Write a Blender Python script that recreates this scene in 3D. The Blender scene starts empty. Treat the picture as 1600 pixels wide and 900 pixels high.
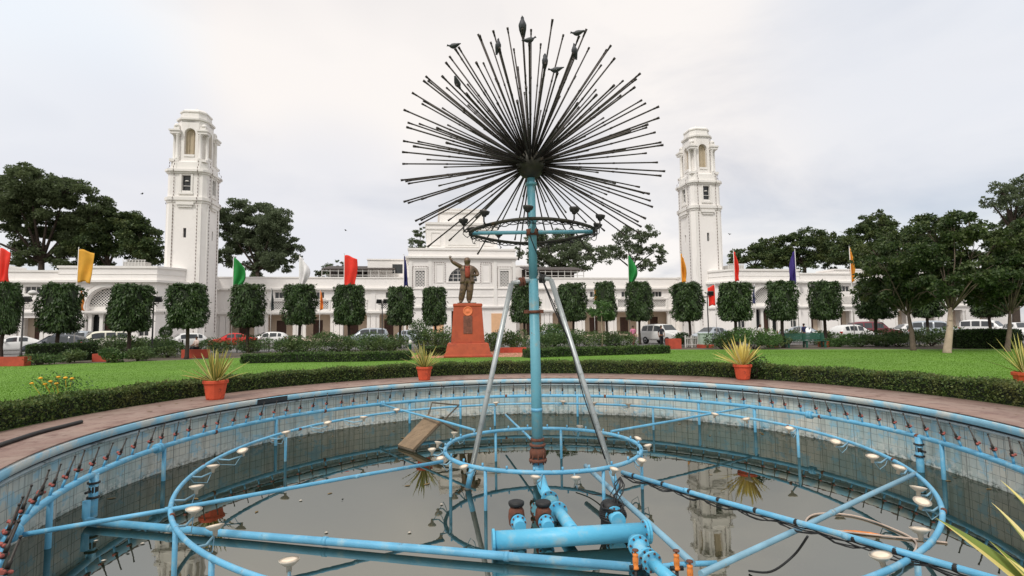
import bpy, bmesh, math, random
import numpy as np
from mathutils import Vector, Matrix, Quaternion
random.seed(7); rng = np.random.default_rng(7)
PI = math.pi
S = bpy.context.scene
COL = S.collection
# ------------------------------------------------------------------ camera
F_PX, PITCH, ROLL, EYE = 827.48, 0.07478, -0.012716, 1.6
cp, sp, cr, sr = math.cos(PITCH), math.sin(PITCH), math.cos(ROLL), math.sin(ROLL)
FW = Vector((0, cp, sp)); UP0 = Vector((0, -sp, cp)); RT0 = Vector((1, 0, 0))
RT = RT0 * cr + UP0 * sr; UP = -RT0 * sr + UP0 * cr
cam = bpy.data.cameras.new('camera'); camo = bpy.data.objects.new('camera', cam); COL.objects.link(camo)
camo.matrix_world = Matrix(((RT.x, UP.x, -FW.x, 0), (RT.y, UP.y, -FW.y, 0), (RT.z, UP.z, -FW.z, EYE), (0, 0, 0, 1)))
cam.sensor_width = 36; cam.lens = F_PX / 1600 * 36; cam.clip_start = .05; cam.clip_end = 4000
S.camera = camo
def ray(u, v):
    return (FW + RT * ((u - 800) / F_PX) + UP * ((450 - v) / F_PX))
def gz(u, v, z=0.0):                 # where the sight line through a photo point meets height z
    d = ray(u, v); t = (z - EYE) / d.z
    return Vector((d.x * t, d.y * t, z))
def gy(u, v, Y):                     # the point of that sight line at forward distance Y
    d = ray(u, v); t = Y / d.y
    return Vector((d.x * t, Y, EYE + d.z * t))
# ------------------------------------------------------------------ helpers
def tag(o, label=None, cat=None, group=None, kind=None):
    if label: o['label'] = label
    if cat: o['category'] = cat
    if group: o['group'] = group
    if kind: o['kind'] = kind
    return o
def empty(name, loc, rz=0.0, label=None, cat=None, group=None):
    o = bpy.data.objects.new(name, None); COL.objects.link(o)
    o.location = loc; o.rotation_euler = (0, 0, rz); o.empty_display_size = .2
    return tag(o, label, cat, group)
def kids(o): return [c for c in bpy.data.objects if c.parent == o]
def copy_tree(o, parent=None):
    c = o.copy(); COL.objects.link(c)
    if parent is not None: c.parent = parent
    for ch in kids(o): copy_tree(ch, c)
    return c
class MB:
    def __init__(s): s.v = []; s.f = []; s.m = []; s.sm = []; s.M = None; s.mi = 0; s.smooth = False; s.uv = {}
    def P(s, p):
        p = Vector(p)
        if s.M is not None: p = s.M @ p
        s.v.append((p.x, p.y, p.z)); return len(s.v) - 1
    def F(s, idx): s.f.append(tuple(idx)); s.m.append(s.mi); s.sm.append(s.smooth)
    def poly(s, pts): s.F([s.P(p) for p in pts])
    def box(s, x0, x1, y0, y1, z0, z1, tx=0, ty=0):
        b = [(x0, y0, z0), (x1, y0, z0), (x1, y1, z0), (x0, y1, z0), (x0 + tx, y0 + ty, z1), (x1 - tx, y0 + ty, z1), (x1 - tx, y1 - ty, z1), (x0 + tx, y1 - ty, z1)]
        i = [s.P(p) for p in b]
        for q in ((0, 3, 2, 1), (4, 5, 6, 7), (0, 1, 5, 4), (1, 2, 6, 5), (2, 3, 7, 6), (3, 0, 4, 7)): s.F([i[k] for k in q])
    def prism(s, pts, z0, z1, skip=(), top=True, bottom=True):
        n = len(pts); a = [s.P((p[0], p[1], z0)) for p in pts]; b = [s.P((p[0], p[1], z1)) for p in pts]
        for k in range(n):
            if k in skip: continue
            s.F([a[k], a[(k + 1) % n], b[(k + 1) % n], b[k]])
        if top: s.F(b)
        if bottom: s.F(a[::-1])
    def stack(s, rings, cap0=True, cap1=True, closed=True):
        idx = [[s.P(p) for p in r] for r in rings]; n = len(rings[0])
        for a, b in zip(idx, idx[1:]):
            for k in range(n if closed else n - 1): s.F([a[k], a[(k + 1) % n], b[(k + 1) % n], b[k]])
        if cap0: s.F(idx[0][::-1])
        if cap1: s.F(idx[-1])
    def tube(s, pts, r, n=8, closed=False, caps=True):
        pts = [Vector(p) for p in pts]; m = len(pts)
        if not hasattr(r, '__len__'): r = [r] * m
        sm, s.smooth = s.smooth, True
        ref = None; rings = []
        for k in range(m):
            if closed: t = pts[(k + 1) % m] - pts[k - 1]
            else: t = pts[min(k + 1, m - 1)] - pts[max(k - 1, 0)]
            if t.length < 1e-9: t = Vector((0, 0, 1))
            t.normalize()
            if ref is None:
                ref = Vector((0, 0, 1)) if abs(t.z) < .9 else Vector((1, 0, 0))
            a = ref - t * ref.dot(t)
            if a.length < 1e-5: a = t.orthogonal()
            a.normalize(); ref = a; b = t.cross(a)
            rings.append([s.P(pts[k] + (a * math.cos(2 * PI * j / n) + b * math.sin(2 * PI * j / n)) * r[k]) for j in range(n)])
        L = list(zip(rings, rings[1:])) + ([(rings[-1], rings[0])] if closed else [])
        for a, b in L:
            for j in range(n): s.F([a[j], a[(j + 1) % n], b[(j + 1) % n], b[j]])
        if caps and not closed:
            s.smooth = False; s.F(rings[0][::-1]); s.F(rings[-1])
        s.smooth = sm
    def lathe(s, prof, c=(0, 0, 0), axis=(0, 0, 1), n=16, smooth=True):
        c = Vector(c); q = Vector((0, 0, 1)).rotation_difference(Vector(axis).normalized())
        sm, s.smooth = s.smooth, smooth
        idx = []
        for (r, h) in prof:
            idx.append([s.P(c + q @ Vector((r * math.cos(2 * PI * j / n), r * math.sin(2 * PI * j / n), h))) for j in range(n)])
        for a, b in zip(idx, idx[1:]):
            for j in range(n): s.F([a[j], a[(j + 1) % n], b[(j + 1) % n], b[j]])
        s.smooth = False
        if prof[0][0] > 1e-4: s.F(idx[0][::-1])
        if prof[-1][0] > 1e-4: s.F(idx[-1])
        s.smooth = sm
    def ball(s, c, r, n=12, m=8, sc=(1, 1, 1)):
        sm, s.smooth = s.smooth, True
        idx = []
        for i in range(m + 1):
            th = PI * i / m
            rr = max(math.sin(th), 1e-3)
            idx.append([s.P((c[0] + r * sc[0] * rr * math.cos(2 * PI * j / n), c[1] + r * sc[1] * rr * math.sin(2 * PI * j / n), c[2] - r * sc[2] * math.cos(th))) for j in range(n)])
        for a, b in zip(idx, idx[1:]):
            for j in range(n): s.F([a[j], a[(j + 1) % n], b[(j + 1) % n], b[j]])
        s.smooth = sm
    def wall(s, x0, x1, z0, z1, y, holes=(), depth=.3):    # front face in the x-z plane (facing -y) with rectangular holes and their reveals
        xs = sorted({x0, x1, *[h[0] for h in holes], *[h[1] for h in holes]}); zs = sorted({z0, z1, *[h[2] for h in holes], *[h[3] for h in holes]})
        for xa, xb in zip(xs, xs[1:]):
            for za, zb in zip(zs, zs[1:]):
                cx, cz = (xa + xb) / 2, (za + zb) / 2
                if any(h[0] < cx < h[1] and h[2] < cz < h[3] for h in holes): continue
                s.poly([(xa, y, za), (xb, y, za), (xb, y, zb), (xa, y, zb)])
        for h in holes:
            d = y + (h[4] if len(h) > 4 else depth); a, b, c, e = h[:4]
            s.poly([(a, y, c), (a, d, c), (a, d, e), (a, y, e)][::-1]); s.poly([(b, y, c), (b, d, c), (b, d, e), (b, y, e)])
            s.poly([(a, y, e), (a, d, e), (b, d, e), (b, y, e)][::-1]); s.poly([(a, y, c), (a, d, c), (b, d, c), (b, y, c)])
    def arch(s, cx, hw, zs, zt, y, depth, n=14, rise=None):   # fills the spandrels of a rectangular hole (cx+-hw, zs..zt) round an arch springing at zs
        rise = rise or (zt - zs)
        A = [(cx - hw * math.cos(PI * k / n), zs + rise * math.sin(PI * k / n)) for k in range(n + 1)]
        for (xa, za), (xb, zb) in zip(A, A[1:]):
            s.poly([(xa, y, za), (xb, y, zb), (xb, y, zt + .001), (xa, y, zt + .001)])
            s.poly([(xa, y, za), (xa, y + depth, za), (xb, y + depth, zb), (xb, y, zb)])
    def build(s, name, mats, parent=None, bevel=0, uvs=None):
        me = bpy.data.meshes.new(name); me.from_pydata(s.v, [], s.f)
        if not isinstance(mats, (list, tuple)): mats = [mats]
        for m in mats: me.materials.append(m)
        me.polygons.foreach_set('material_index', s.m); me.polygons.foreach_set('use_smooth', s.sm)
        if uvs is not None:
            l = me.uv_layers.new(name='UVMap'); vi = np.empty(len(me.loops), 'i'); me.loops.foreach_get('vertex_index', vi)
            l.data.foreach_set('uv', np.asarray(uvs, 'f')[vi].ravel())
        me.update()
        o = bpy.data.objects.new(name, me); COL.objects.link(o)
        if parent is not None: o.parent = parent
        if bevel:
            b = o.modifiers.new('bevel', 'BEVEL'); b.width = bevel; b.segments = 2; b.limit_method = 'ANGLE'; b.angle_limit = .7
        return o
def obj(name, me, parent=None):
    o = bpy.data.objects.new(name, me); COL.objects.link(o)
    if parent is not None: o.parent = parent
    return o
def leaf_mesh(name, P, D, size, width, mats, N=None, fold=0.0, midx=None):
    """leaves: P centres, D tip directions, size length, width breadth (arrays); one four-sided leaf blade each"""
    n = len(P); P = np.asarray(P, float); D = np.asarray(D, float)
    D = D / np.maximum(np.linalg.norm(D, axis=1, keepdims=True), 1e-6)
    R = rng.normal(size=(n, 3)) if N is None else N + rng.normal(size=(n, 3)) * .5
    W = np.cross(D, R); W /= np.maximum(np.linalg.norm(W, axis=1, keepdims=True), 1e-6)
    l = np.broadcast_to(np.asarray(size, float).reshape(-1, 1), (n, 1)); w = np.broadcast_to(np.asarray(width, float).reshape(-1, 1), (n, 1))
    V = np.stack([P - D * l * .5, P + W * w * .5 - D * l * .08, P + D * l * .5, P - W * w * .5 - D * l * .08], 1).reshape(-1, 3)
    me = bpy.data.meshes.new(name)
    me.vertices.add(4 * n); me.vertices.foreach_set('co', V.astype('f').ravel())
    me.loops.add(4 * n); me.loops.foreach_set('vertex_index', np.arange(4 * n, dtype='i'))
    me.polygons.add(n); me.polygons.foreach_set('loop_start', np.arange(0, 4 * n, 4, dtype='i'))
    if midx is not None: me.polygons.foreach_set('material_index', midx.astype('i'))
    for m in (mats if isinstance(mats, (list, tuple)) else [mats]): me.materials.append(m)
    me.update(calc_edges=True); me.validate()
    return me
def skin(name, joints, edges, mat, parent=None, sub=2, root=0, smooth=True):
    me = bpy.data.meshes.new(name + '_rig'); me.from_pydata([j[:3] for j in joints], edges, []); 
    o = bpy.data.objects.new(name, me); COL.objects.link(o)
    o.modifiers.new('skin', 'SKIN')
    if not me.skin_vertices: 
        bpy.context.view_layer.objects.active = o; bpy.ops.mesh.customdata_skin_add()
    for k, sv in enumerate(me.skin_vertices[0].data):
        r = joints[k][3]; sv.radius = (r, r) if not hasattr(r, '__len__') else r; sv.use_root = (k == root)
    s = o.modifiers.new('sub', 'SUBSURF'); s.levels = s.render_levels = sub
    dg = bpy.context.evaluated_depsgraph_get()
    m2 = bpy.data.meshes.new_from_object(o.evaluated_get(dg)); m2.name = name
    bpy.data.objects.remove(o); 
    m2.materials.clear(); m2.materials.append(mat)
    m2.polygons.foreach_set('use_smooth', [smooth] * len(m2.polygons)); m2.polygons.foreach_set('material_index', [0] * len(m2.polygons))
    return obj(name, m2, parent)
# ------------------------------------------------------------------ materials
def srgb(r, g, b):
    f = lambda c: (c / 255 / 12.92) if c / 255 <= .04045 else ((c / 255 + .055) / 1.055) ** 2.4
    return (f(r), f(g), f(b))
def nt(name):
    m = bpy.data.materials.new(name); m.use_nodes = True; t = m.node_tree
    return m, t, t.nodes['Principled BSDF'], t.nodes['Material Output']
def node(t, ty, **kw):
    n = t.nodes.new(ty)
    for k, v in kw.items():
        if k in n.inputs and not hasattr(n, k): n.inputs[k].default_value = v
        else: setattr(n, k, v)
    return n
def ramp(t, fac, stops, interp='LINEAR'):
    r = t.nodes.new('ShaderNodeValToRGB'); r.color_ramp.interpolation = interp
    e = r.color_ramp.elements
    while len(e) < len(stops): e.new(.5)
    for k, (p, c) in enumerate(stops): e[k].position = p; e[k].color = (*c, 1) if len(c) == 3 else c
    t.links.new(fac, r.inputs[0]); return r.outputs[0]
def mixc(t, fac, a, b, mode='MIX'):
    m = t.nodes.new('ShaderNodeMix'); m.data_type = 'RGBA'; m.blend_type = mode
    for i, x in ((0, fac), (6, a), (7, b)):
        if isinstance(x, bpy.types.NodeSocket): t.links.new(x, m.inputs[i])
        else: m.inputs[i].default_value = x if i == 0 else (*x, 1)
    return m.outputs[2]
def noise(t, vec, scale, detail=4, rough=.55, dist=0):
    n = t.nodes.new('ShaderNodeTexNoise'); n.inputs['Scale'].default_value = scale; n.inputs['Detail'].default_value = detail
    n.inputs['Roughness'].default_value = rough; n.inputs['Distortion'].default_value = dist
    if vec is not None: t.links.new(vec, n.inputs['Vector'])
    return n.outputs[0]
def mat(name, c, rough=.6, var=.18, scale=3.0, metal=0, bump=0, bscale=30, spots=None, sscale=6, slo=.58, shi=.68, spec=.5, coords='Object', spots2=None, s2scale=4, s2lo=.66, s2hi=.74, stretch=None):
    """painted or natural surface: base colour with an uneven tone, optional worn spots of a second colour, optional fine bump"""
    m, t, b, o = nt(name)
    tc = t.nodes.new('ShaderNodeTexCoord').outputs[coords]
    n = noise(t, tc, scale)
    col = ramp(t, n, [(.3, tuple(x * (1 - var) for x in c)), (.7, tuple(min(1, x * (1 + var)) for x in c))])
    if spots:
        k = ramp(t, noise(t, tc, sscale, 6, .65), [(slo, (0, 0, 0)), (shi, (1, 1, 1))])
        col = mixc(t, k, col, spots)
    if spots2:
        if stretch:
            smp = t.nodes.new('ShaderNodeMapping'); smp.inputs['Scale'].default_value = stretch; t.links.new(tc, smp.inputs[0])
        k2 = ramp(t, noise(t, smp.outputs[0] if stretch else tc, s2scale, 8, .7), [(s2lo, (0, 0, 0)), (s2hi, (1, 1, 1))])
        col = mixc(t, k2, col, spots2)
    t.links.new(col, b.inputs['Base Color'])
    b.inputs['Roughness'].default_value = rough; b.inputs['Metallic'].default_value = metal; b.inputs['Specular IOR Level'].default_value = spec
    if bump:
        bp = t.nodes.new('ShaderNodeBump'); bp.inputs['Strength'].default_value = bump; bp.inputs['Distance'].default_value = .02
        t.links.new(noise(t, tc, bscale, 5), bp.inputs['Height']); t.links.new(bp.outputs[0], b.inputs['Normal'])
    return m
def leafmat(name, c1, c2, c3, trans=.25, rough=.5, spec=.35, patch=None, pscale=1.1):
    """leaf colours vary leaf by leaf, and in broad patches towards a second tone (young or dry leaves)"""
    m, t, b, o = nt(name)
    g = t.nodes.new('ShaderNodeNewGeometry')
    col = ramp(t, g.outputs['Random Per Island'], [(0, c1), (.55, c2), (1, c3)])
    if patch:
        tc = t.nodes.new('ShaderNodeTexCoord').outputs['Object']
        k = ramp(t, noise(t, tc, pscale, 4, .6), [(.48, (0, 0, 0)), (.68, (.75, .75, .75))])
        col = mixc(t, k, col, patch)
    t.links.new(col, b.inputs['Base Color']); b.inputs['Roughness'].default_value = rough; b.inputs['Specular IOR Level'].default_value = spec
    tr = t.nodes.new('ShaderNodeBsdfTranslucent'); t.links.new(col, tr.inputs[0])
    mx = t.nodes.new('ShaderNodeMixShader'); mx.inputs[0].default_value = trans
    t.links.new(b.outputs[0], mx.inputs[1]); t.links.new(tr.outputs[0], mx.inputs[2]); t.links.new(mx.outputs[0], o.inputs[0])
    return m
M = {}
M['pipe'] = mat('blue_pipe_paint', srgb(100, 172, 208), .5, .16, 2.5, spots=srgb(140, 182, 200), sscale=5, slo=.52, shi=.66, bump=.2, bscale=40, spots2=srgb(112, 92, 76), s2scale=7, s2lo=.64, s2hi=.70)
M['pole'] = mat('teal_pole_paint', srgb(100, 162, 178), .45, .1, 1.5, spots=srgb(134, 160, 160), sscale=5, slo=.55, shi=.7, bump=.15, bscale=25, spots2=srgb(118, 96, 82), s2scale=6, s2lo=.66, s2hi=.71)
M['pale_pipe'] = mat('pale_worn_pipe_paint', srgb(128, 170, 190), .55, .15, 3, spots=srgb(150, 155, 150), sscale=8)
M['drum'] = mat('bright_blue_paint', srgb(94, 184, 220), .45, .1, 2, spots=srgb(146, 190, 206), sscale=4, slo=.52, shi=.68, bump=.15, bscale=30, spots2=srgb(104, 110, 104), s2scale=8, s2lo=.65, s2hi=.71)
M['galv'] = mat('galvanised_steel', srgb(176, 182, 182), .42, .12, 5, metal=.35, spots=srgb(128, 132, 128), sscale=8)
M['rust'] = mat('rusty_iron', srgb(108, 66, 50), .8, .35, 14, spots=srgb(70, 62, 58), sscale=20, bump=.5, bscale=60)
M['black'] = mat('black_metal', srgb(40, 38, 36), .5, .3, 12)
M['spoke'] = mat('tarnished_spoke_metal', srgb(64, 58, 54), .48, .35, 6, metal=.35, spots=srgb(120, 114, 106), sscale=18, slo=.6, shi=.7)
M['hub'] = mat('dark_hub_metal', srgb(52, 50, 40), .5, .4, 8, metal=.3, spots=srgb(84, 66, 46))
M['rubber'] = mat('black_rubber', srgb(34, 35, 36), .6, .2, 8)
M['valve_red'] = mat('faded_red_valve', srgb(158, 82, 72), .6, .25, 20)
M['valve_orange'] = mat('orange_valve_paint', srgb(232, 138, 62), .5, .2, 12, spots=srgb(120, 80, 50), sscale=25)
M['brass'] = mat('dull_jet_metal', srgb(62, 58, 54), .5, .3, 15, metal=.4)
M['lamp_white'] = mat('lamp_shell', srgb(206, 196, 180), .45, .1, 10, spots=srgb(160, 146, 124), sscale=16, slo=.6, shi=.72)
M['lamp_glass'] = mat('lamp_lens', srgb(238, 220, 196), .2, .1, 8)
M['terra'] = mat('red_painted_clay', srgb(206, 84, 52), .75, .16, 5, spots=srgb(150, 62, 44), sscale=7, bump=.2, bscale=30)
M['soil'] = mat('soil', srgb(70, 52, 40), .95, .3, 20, bump=.6)
M['sandstone'] = mat('red_painted_pedestal', srgb(176, 80, 52), .75, .12, 1.6, spots=srgb(160, 72, 50), sscale=2, slo=.5, shi=.66, spots2=srgb(204, 120, 86), s2scale=4, s2lo=.66, s2hi=.76, bump=.15, bscale=15)
M['plaque'] = mat('weathered_plaque', srgb(120, 72, 58), .6, .3, 8, bump=.6, bscale=25)
M['bronze'] = mat('dark_bronze', srgb(112, 92, 74), .45, .3, 4, metal=.3, spots=srgb(58, 50, 46), sscale=5, slo=.5, shi=.66)
M['scarf'] = mat('red_brown_cloth', srgb(150, 66, 48), .8, .2, 8)
M['white_wall'] = mat('white_lime_wash', (.85, .82, .79), .75, .035, .35, spots=(.72, .69, .65), sscale=.5, slo=.55, shi=.85, bump=.08, bscale=8, spots2=(.60, .57, .52), s2scale=1.6, s2lo=.60, s2hi=.84, stretch=(1, 1, .10))
M['white_trim'] = mat('white_trim', (.80, .775, .74), .75, .04, .5)
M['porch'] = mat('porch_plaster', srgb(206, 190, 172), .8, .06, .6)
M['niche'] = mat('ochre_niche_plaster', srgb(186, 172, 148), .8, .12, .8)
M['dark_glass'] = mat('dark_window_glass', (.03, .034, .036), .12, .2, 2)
M['dark_wood'] = mat('dark_wood', srgb(72, 48, 38), .6, .25, 6)
M['peach'] = mat('peach_notice_board', srgb(222, 178, 138), .7, .06, 3)
M['string'] = mat('string_of_bulbs', srgb(100, 80, 72), .6, .2, 5)
M['roof_dark'] = mat('dark_roof_sheet', srgb(66, 58, 54), .7, .2, 2)
M['roof_grey'] = mat('grey_rail', srgb(176, 174, 170), .5, .1, 2)
M['bark'] = mat('bark', srgb(96, 84, 72), .9, .3, 3, bump=.8, bscale=14)
M['bark_dark'] = mat('dark_bark', srgb(64, 54, 46), .9, .3, 3, bump=.8, bscale=14)
M['bark_pale'] = mat('pale_bark', srgb(168, 152, 132), .9, .2, 2.5, spots=srgb(110, 98, 84), sscale=5, bump=.8, bscale=14)
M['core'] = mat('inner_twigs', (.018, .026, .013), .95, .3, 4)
M['topiary'] = leafmat('topiary_leaf', (.022, .044, .013), (.042, .080, .022), (.08, .13, .036), .2, .45, patch=(.055, .11, .03), pscale=1.6)
M['hedge'] = leafmat('hedge_leaf', (.04, .075, .02), (.09, .15, .035), (.18, .215, .065), .25, .55, patch=(.15, .15, .05), pscale=1.3)
M['hedge_far'] = leafmat('far_hedge_leaf', (.03, .06, .016), (.06, .115, .028), (.10, .17, .045), .25, .55, patch=(.13, .19, .05), pscale=.9)
M['tree'] = leafmat('tree_leaf', (.075, .105, .046), (.115, .155, .07), (.165, .21, .10), .5, patch=(.13, .165, .07), pscale=.25)
M['tree_b'] = leafmat('far_tree_leaf', (.085, .115, .06), (.13, .17, .09), (.185, .23, .13), .5)
M['tree_d'] = leafmat('dark_tree_leaf', (.035, .062, .022), (.06, .098, .034), (.11, .15, .05), .28, patch=(.13, .15, .045), pscale=.45)
M['shrub'] = leafmat('shrub_leaf', (.035, .07, .025), (.07, .13, .04), (.14, .21, .075), .22, patch=(.16, .20, .07), pscale=.8)
M['papaya'] = leafmat('light_green_leaf', (.05, .11, .03), (.09, .18, .05), (.14, .24, .07), .3)
M['blade_green'] = leafmat('blade_green', srgb(84, 104, 48), srgb(116, 134, 62), srgb(140, 152, 78), .2)
M['blade_yellow'] = leafmat('blade_yellow', srgb(206, 186, 96), srgb(222, 206, 122), srgb(232, 220, 160), .2)
M['flower'] = mat('yellow_petals', srgb(240, 176, 40), .6, .15, 20)
M['grass'] = leafmat('grass_blade', (.112, .232, .022), (.122, .248, .024), (.135, .268, .027), .45, .8, .08)
M['asphalt'] = mat('asphalt', (.16, .155, .15), .9, .2, .6, bump=.3, bscale=40)
M['earth'] = mat('earth', (.12, .10, .075), .95, .3, .5, bump=.4, bscale=6)
M['lawn'] = mat('lawn', (.118, .245, .022), .95, .16, .3, bump=.4, bscale=60, coords='Object')
M['paver'] = mat('pink_paving', srgb(196, 132, 112), .85, .12, 2)
M['kerb'] = mat('red_kerb_paint', srgb(176, 74, 54), .8, .18, 3)
M['green_paint'] = mat('green_bench_paint', srgb(36, 84, 68), .5, .12, 4)
M['cabinet'] = mat('pale_green_cabinet', srgb(176, 196, 180), .5, .06, 3)
M['fence_white'] = mat('white_fence_paint', srgb(214, 212, 208), .5, .06, 3)
M['fence_grey'] = mat('grey_fence_paint', srgb(128, 130, 128), .6, .1, 3)
M['fence_black'] = mat('black_fence_paint', srgb(36, 40, 38), .5, .1, 3)
M['wood'] = mat('weathered_plank', srgb(132, 112, 88), .8, .2, 5, spots=srgb(112, 92, 70), sscale=9, bump=.4, bscale=25)
M['brownmetal'] = mat('brown_frame_metal', srgb(84, 76, 62), .6, .2, 8)
M['tyre'] = mat('tyre', (.02, .02, .021), .85, .2, 6)
M['rim'] = mat('wheel_rim', srgb(170, 172, 174), .35, .05, 5, metal=.6)
M['car_glass'] = mat('car_glass', (.05, .058, .064), .08, .1, 2)
M['headlamp'] = mat('headlamp_lens', srgb(226, 230, 234), .15, .05, 5)
M['taillamp'] = mat('tail_lamp_lens', srgb(176, 30, 26), .25, .05, 5)
for k, c in dict(white=(224, 224, 222), silver=(164, 172, 180), dark=(52, 58, 66), red=(196, 34, 28), maroon=(112, 48, 56), cream=(226, 224, 206)).items():
    M['car_' + k] = mat('car_paint_' + k, srgb(*c), .25, .03, 1.5, spec=.6)
def clothmat(n, c): return mat('flag_cloth_' + n, srgb(*c), .8, .1, 2)
# tiled pool wall (uv in metres: u along the wall, v height)
def wall_mat():
    m, t, b, o = nt('tiled_pool_wall')
    uv = t.nodes.new('ShaderNodeTexCoord').outputs['UV']
    br = t.nodes.new('ShaderNodeTexBrick'); br.offset = 0; t.links.new(uv, br.inputs['Vector'])
    br.inputs['Scale'].default_value = 1; br.inputs['Brick Width'].default_value = .155; br.inputs['Row Height'].default_value = .155; br.inputs['Mortar Size'].default_value = .006; br.inputs['Mortar Smooth'].default_value = .2
    br.inputs['Color1'].default_value = (*srgb(210, 210, 200), 1); br.inputs['Color2'].default_value = (*srgb(194, 198, 192), 1); br.inputs['Mortar'].default_value = (*srgb(150, 154, 150), 1)
    big = noise(t, uv, .55, 3)
    rib = t.nodes.new('ShaderNodeTexBrick'); rib.offset = 0; t.links.new(uv, rib.inputs['Vector']); rib.inputs['Scale'].default_value = 1; rib.inputs['Brick Width'].default_value = .4; rib.inputs['Row Height'].default_value = 9; rib.inputs['Mortar Size'].default_value = .009; rib.inputs['Mortar Smooth'].default_value = .4
    tint = mixc(t, ramp(t, big, [(.42, (0, 0, 0)), (.62, (1, 1, 1))]), br.outputs[0], (.68, .87, .97), 'MULTIPLY')
    worn = ramp(t, noise(t, uv, 2.4, 5, .7), [(.53, (0, 0, 0)), (.58, (1, 1, 1))])
    col = mixc(t, worn, tint, mixc(t, .6, tint, srgb(134, 192, 218)))
    mp = t.nodes.new('ShaderNodeMapping'); mp.inputs['Scale'].default_value = (5, .45, 1); t.links.new(uv, mp.inputs[0])
    streak = ramp(t, noise(t, mp.outputs[0], 1.0, 4, .6), [(.5, (0, 0, 0)), (.66, (1, 1, 1))])
    col = mixc(t, streak, col, mixc(t, .38, col, srgb(110, 114, 104)))
    sx = t.nodes.new('ShaderNodeSeparateXYZ'); t.links.new(uv, sx.inputs[0])
    low = t.nodes.new('ShaderNodeMapRange'); low.inputs[1].default_value = -.80; low.inputs[2].default_value = -1.2; t.links.new(sx.outputs[1], low.inputs[0])
    blot = noise(t, uv, 7, 5, .7)
    mm = t.nodes.new('ShaderNodeMath'); mm.operation = 'MULTIPLY'; t.links.new(low.outputs[0], mm.inputs[0]); t.links.new(blot, mm.inputs[1])
    scum = ramp(t, mm.outputs[0], [(.36, (0, 0, 0)), (.52, (1, 1, 1))])
    col = mixc(t, scum, col, srgb(70, 76, 66))
    peel = ramp(t, noise(t, uv, 9, 3, .6), [(.50, (0, 0, 0)), (.55, (1, 1, 1))])
    mm2 = t.nodes.new('ShaderNodeMath'); mm2.operation = 'MULTIPLY'; t.links.new(low.outputs[0], mm2.inputs[0]); t.links.new(peel, mm2.inputs[1])
    col = mixc(t, mm2.outputs[0], col, srgb(214, 218, 214))
    col = mixc(t, rib.outputs['Fac'], col, srgb(122, 128, 126))
    t.links.new(col, b.inputs['Base Color']); b.inputs['Roughness'].default_value = .55
    bp = t.nodes.new('ShaderNodeBump'); bp.inputs['Strength'].default_value = .3; bp.inputs['Distance'].default_value = .01
    t.links.new(br.outputs['Fac'], bp.inputs['Height']); bp.invert = True; t.links.new(bp.outputs[0], b.inputs['Normal'])
    return m
M['pool_wall'] = wall_mat()
M['cap'] = mat('worn_blue_cap_paint', srgb(150, 204, 228), .6, .12, 2, spots=srgb(206, 212, 208), sscale=1.3, slo=.46, shi=.56, bump=.2)
M['cap_dark'] = mat('cap_shade_and_patch', srgb(52, 56, 60), .8, .3, 4)  # painted shade line under the wall cap, and the dark patch on the rim
M['ledge'] = mat('grey_ledge', srgb(160, 172, 176), .7, .2, 3, spots=srgb(80, 86, 86), sscale=4)
def coping_mat():
    m, t, b, o = nt('red_brown_coping')
    uv = t.nodes.new('ShaderNodeTexCoord').outputs['UV']
    br = t.nodes.new('ShaderNodeTexBrick'); br.offset = .5; t.links.new(uv, br.inputs['Vector'])
    br.inputs['Scale'].default_value = 1; br.inputs['Brick Width'].default_value = .82; br.inputs['Row Height'].default_value = .55; br.inputs['Mortar Size'].default_value = .008
    br.inputs['Color1'].default_value = (*srgb(150, 124, 112), 1); br.inputs['Color2'].default_value = (*srgb(136, 110, 100), 1); br.inputs['Mortar'].default_value = (*srgb(92, 72, 66), 1)
    st = ramp(t, noise(t, uv, 1.1, 6, .65), [(.42, (0, 0, 0)), (.66, (1, 1, 1))])
    col = mixc(t, st, br.outputs[0], srgb(154, 134, 122))
    dk = ramp(t, noise(t, uv, 2.6, 7, .72), [(.50, (0, 0, 0)), (.66, (1, 1, 1))])
    col = mixc(t, dk, col, srgb(112, 84, 76))
    t.links.new(col, b.inputs['Base Color']); b.inputs['Roughness'].default_value = .72
    bp = t.nodes.new('ShaderNodeBump'); bp.inputs['Strength'].default_value = .25; bp.inputs['Distance'].default_value = .01
    t.links.new(noise(t, uv, 40, 5), bp.inputs['Height']); t.links.new(bp.outputs[0], b.inputs['Normal'])
    return m
M['coping'] = coping_mat()
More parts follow.
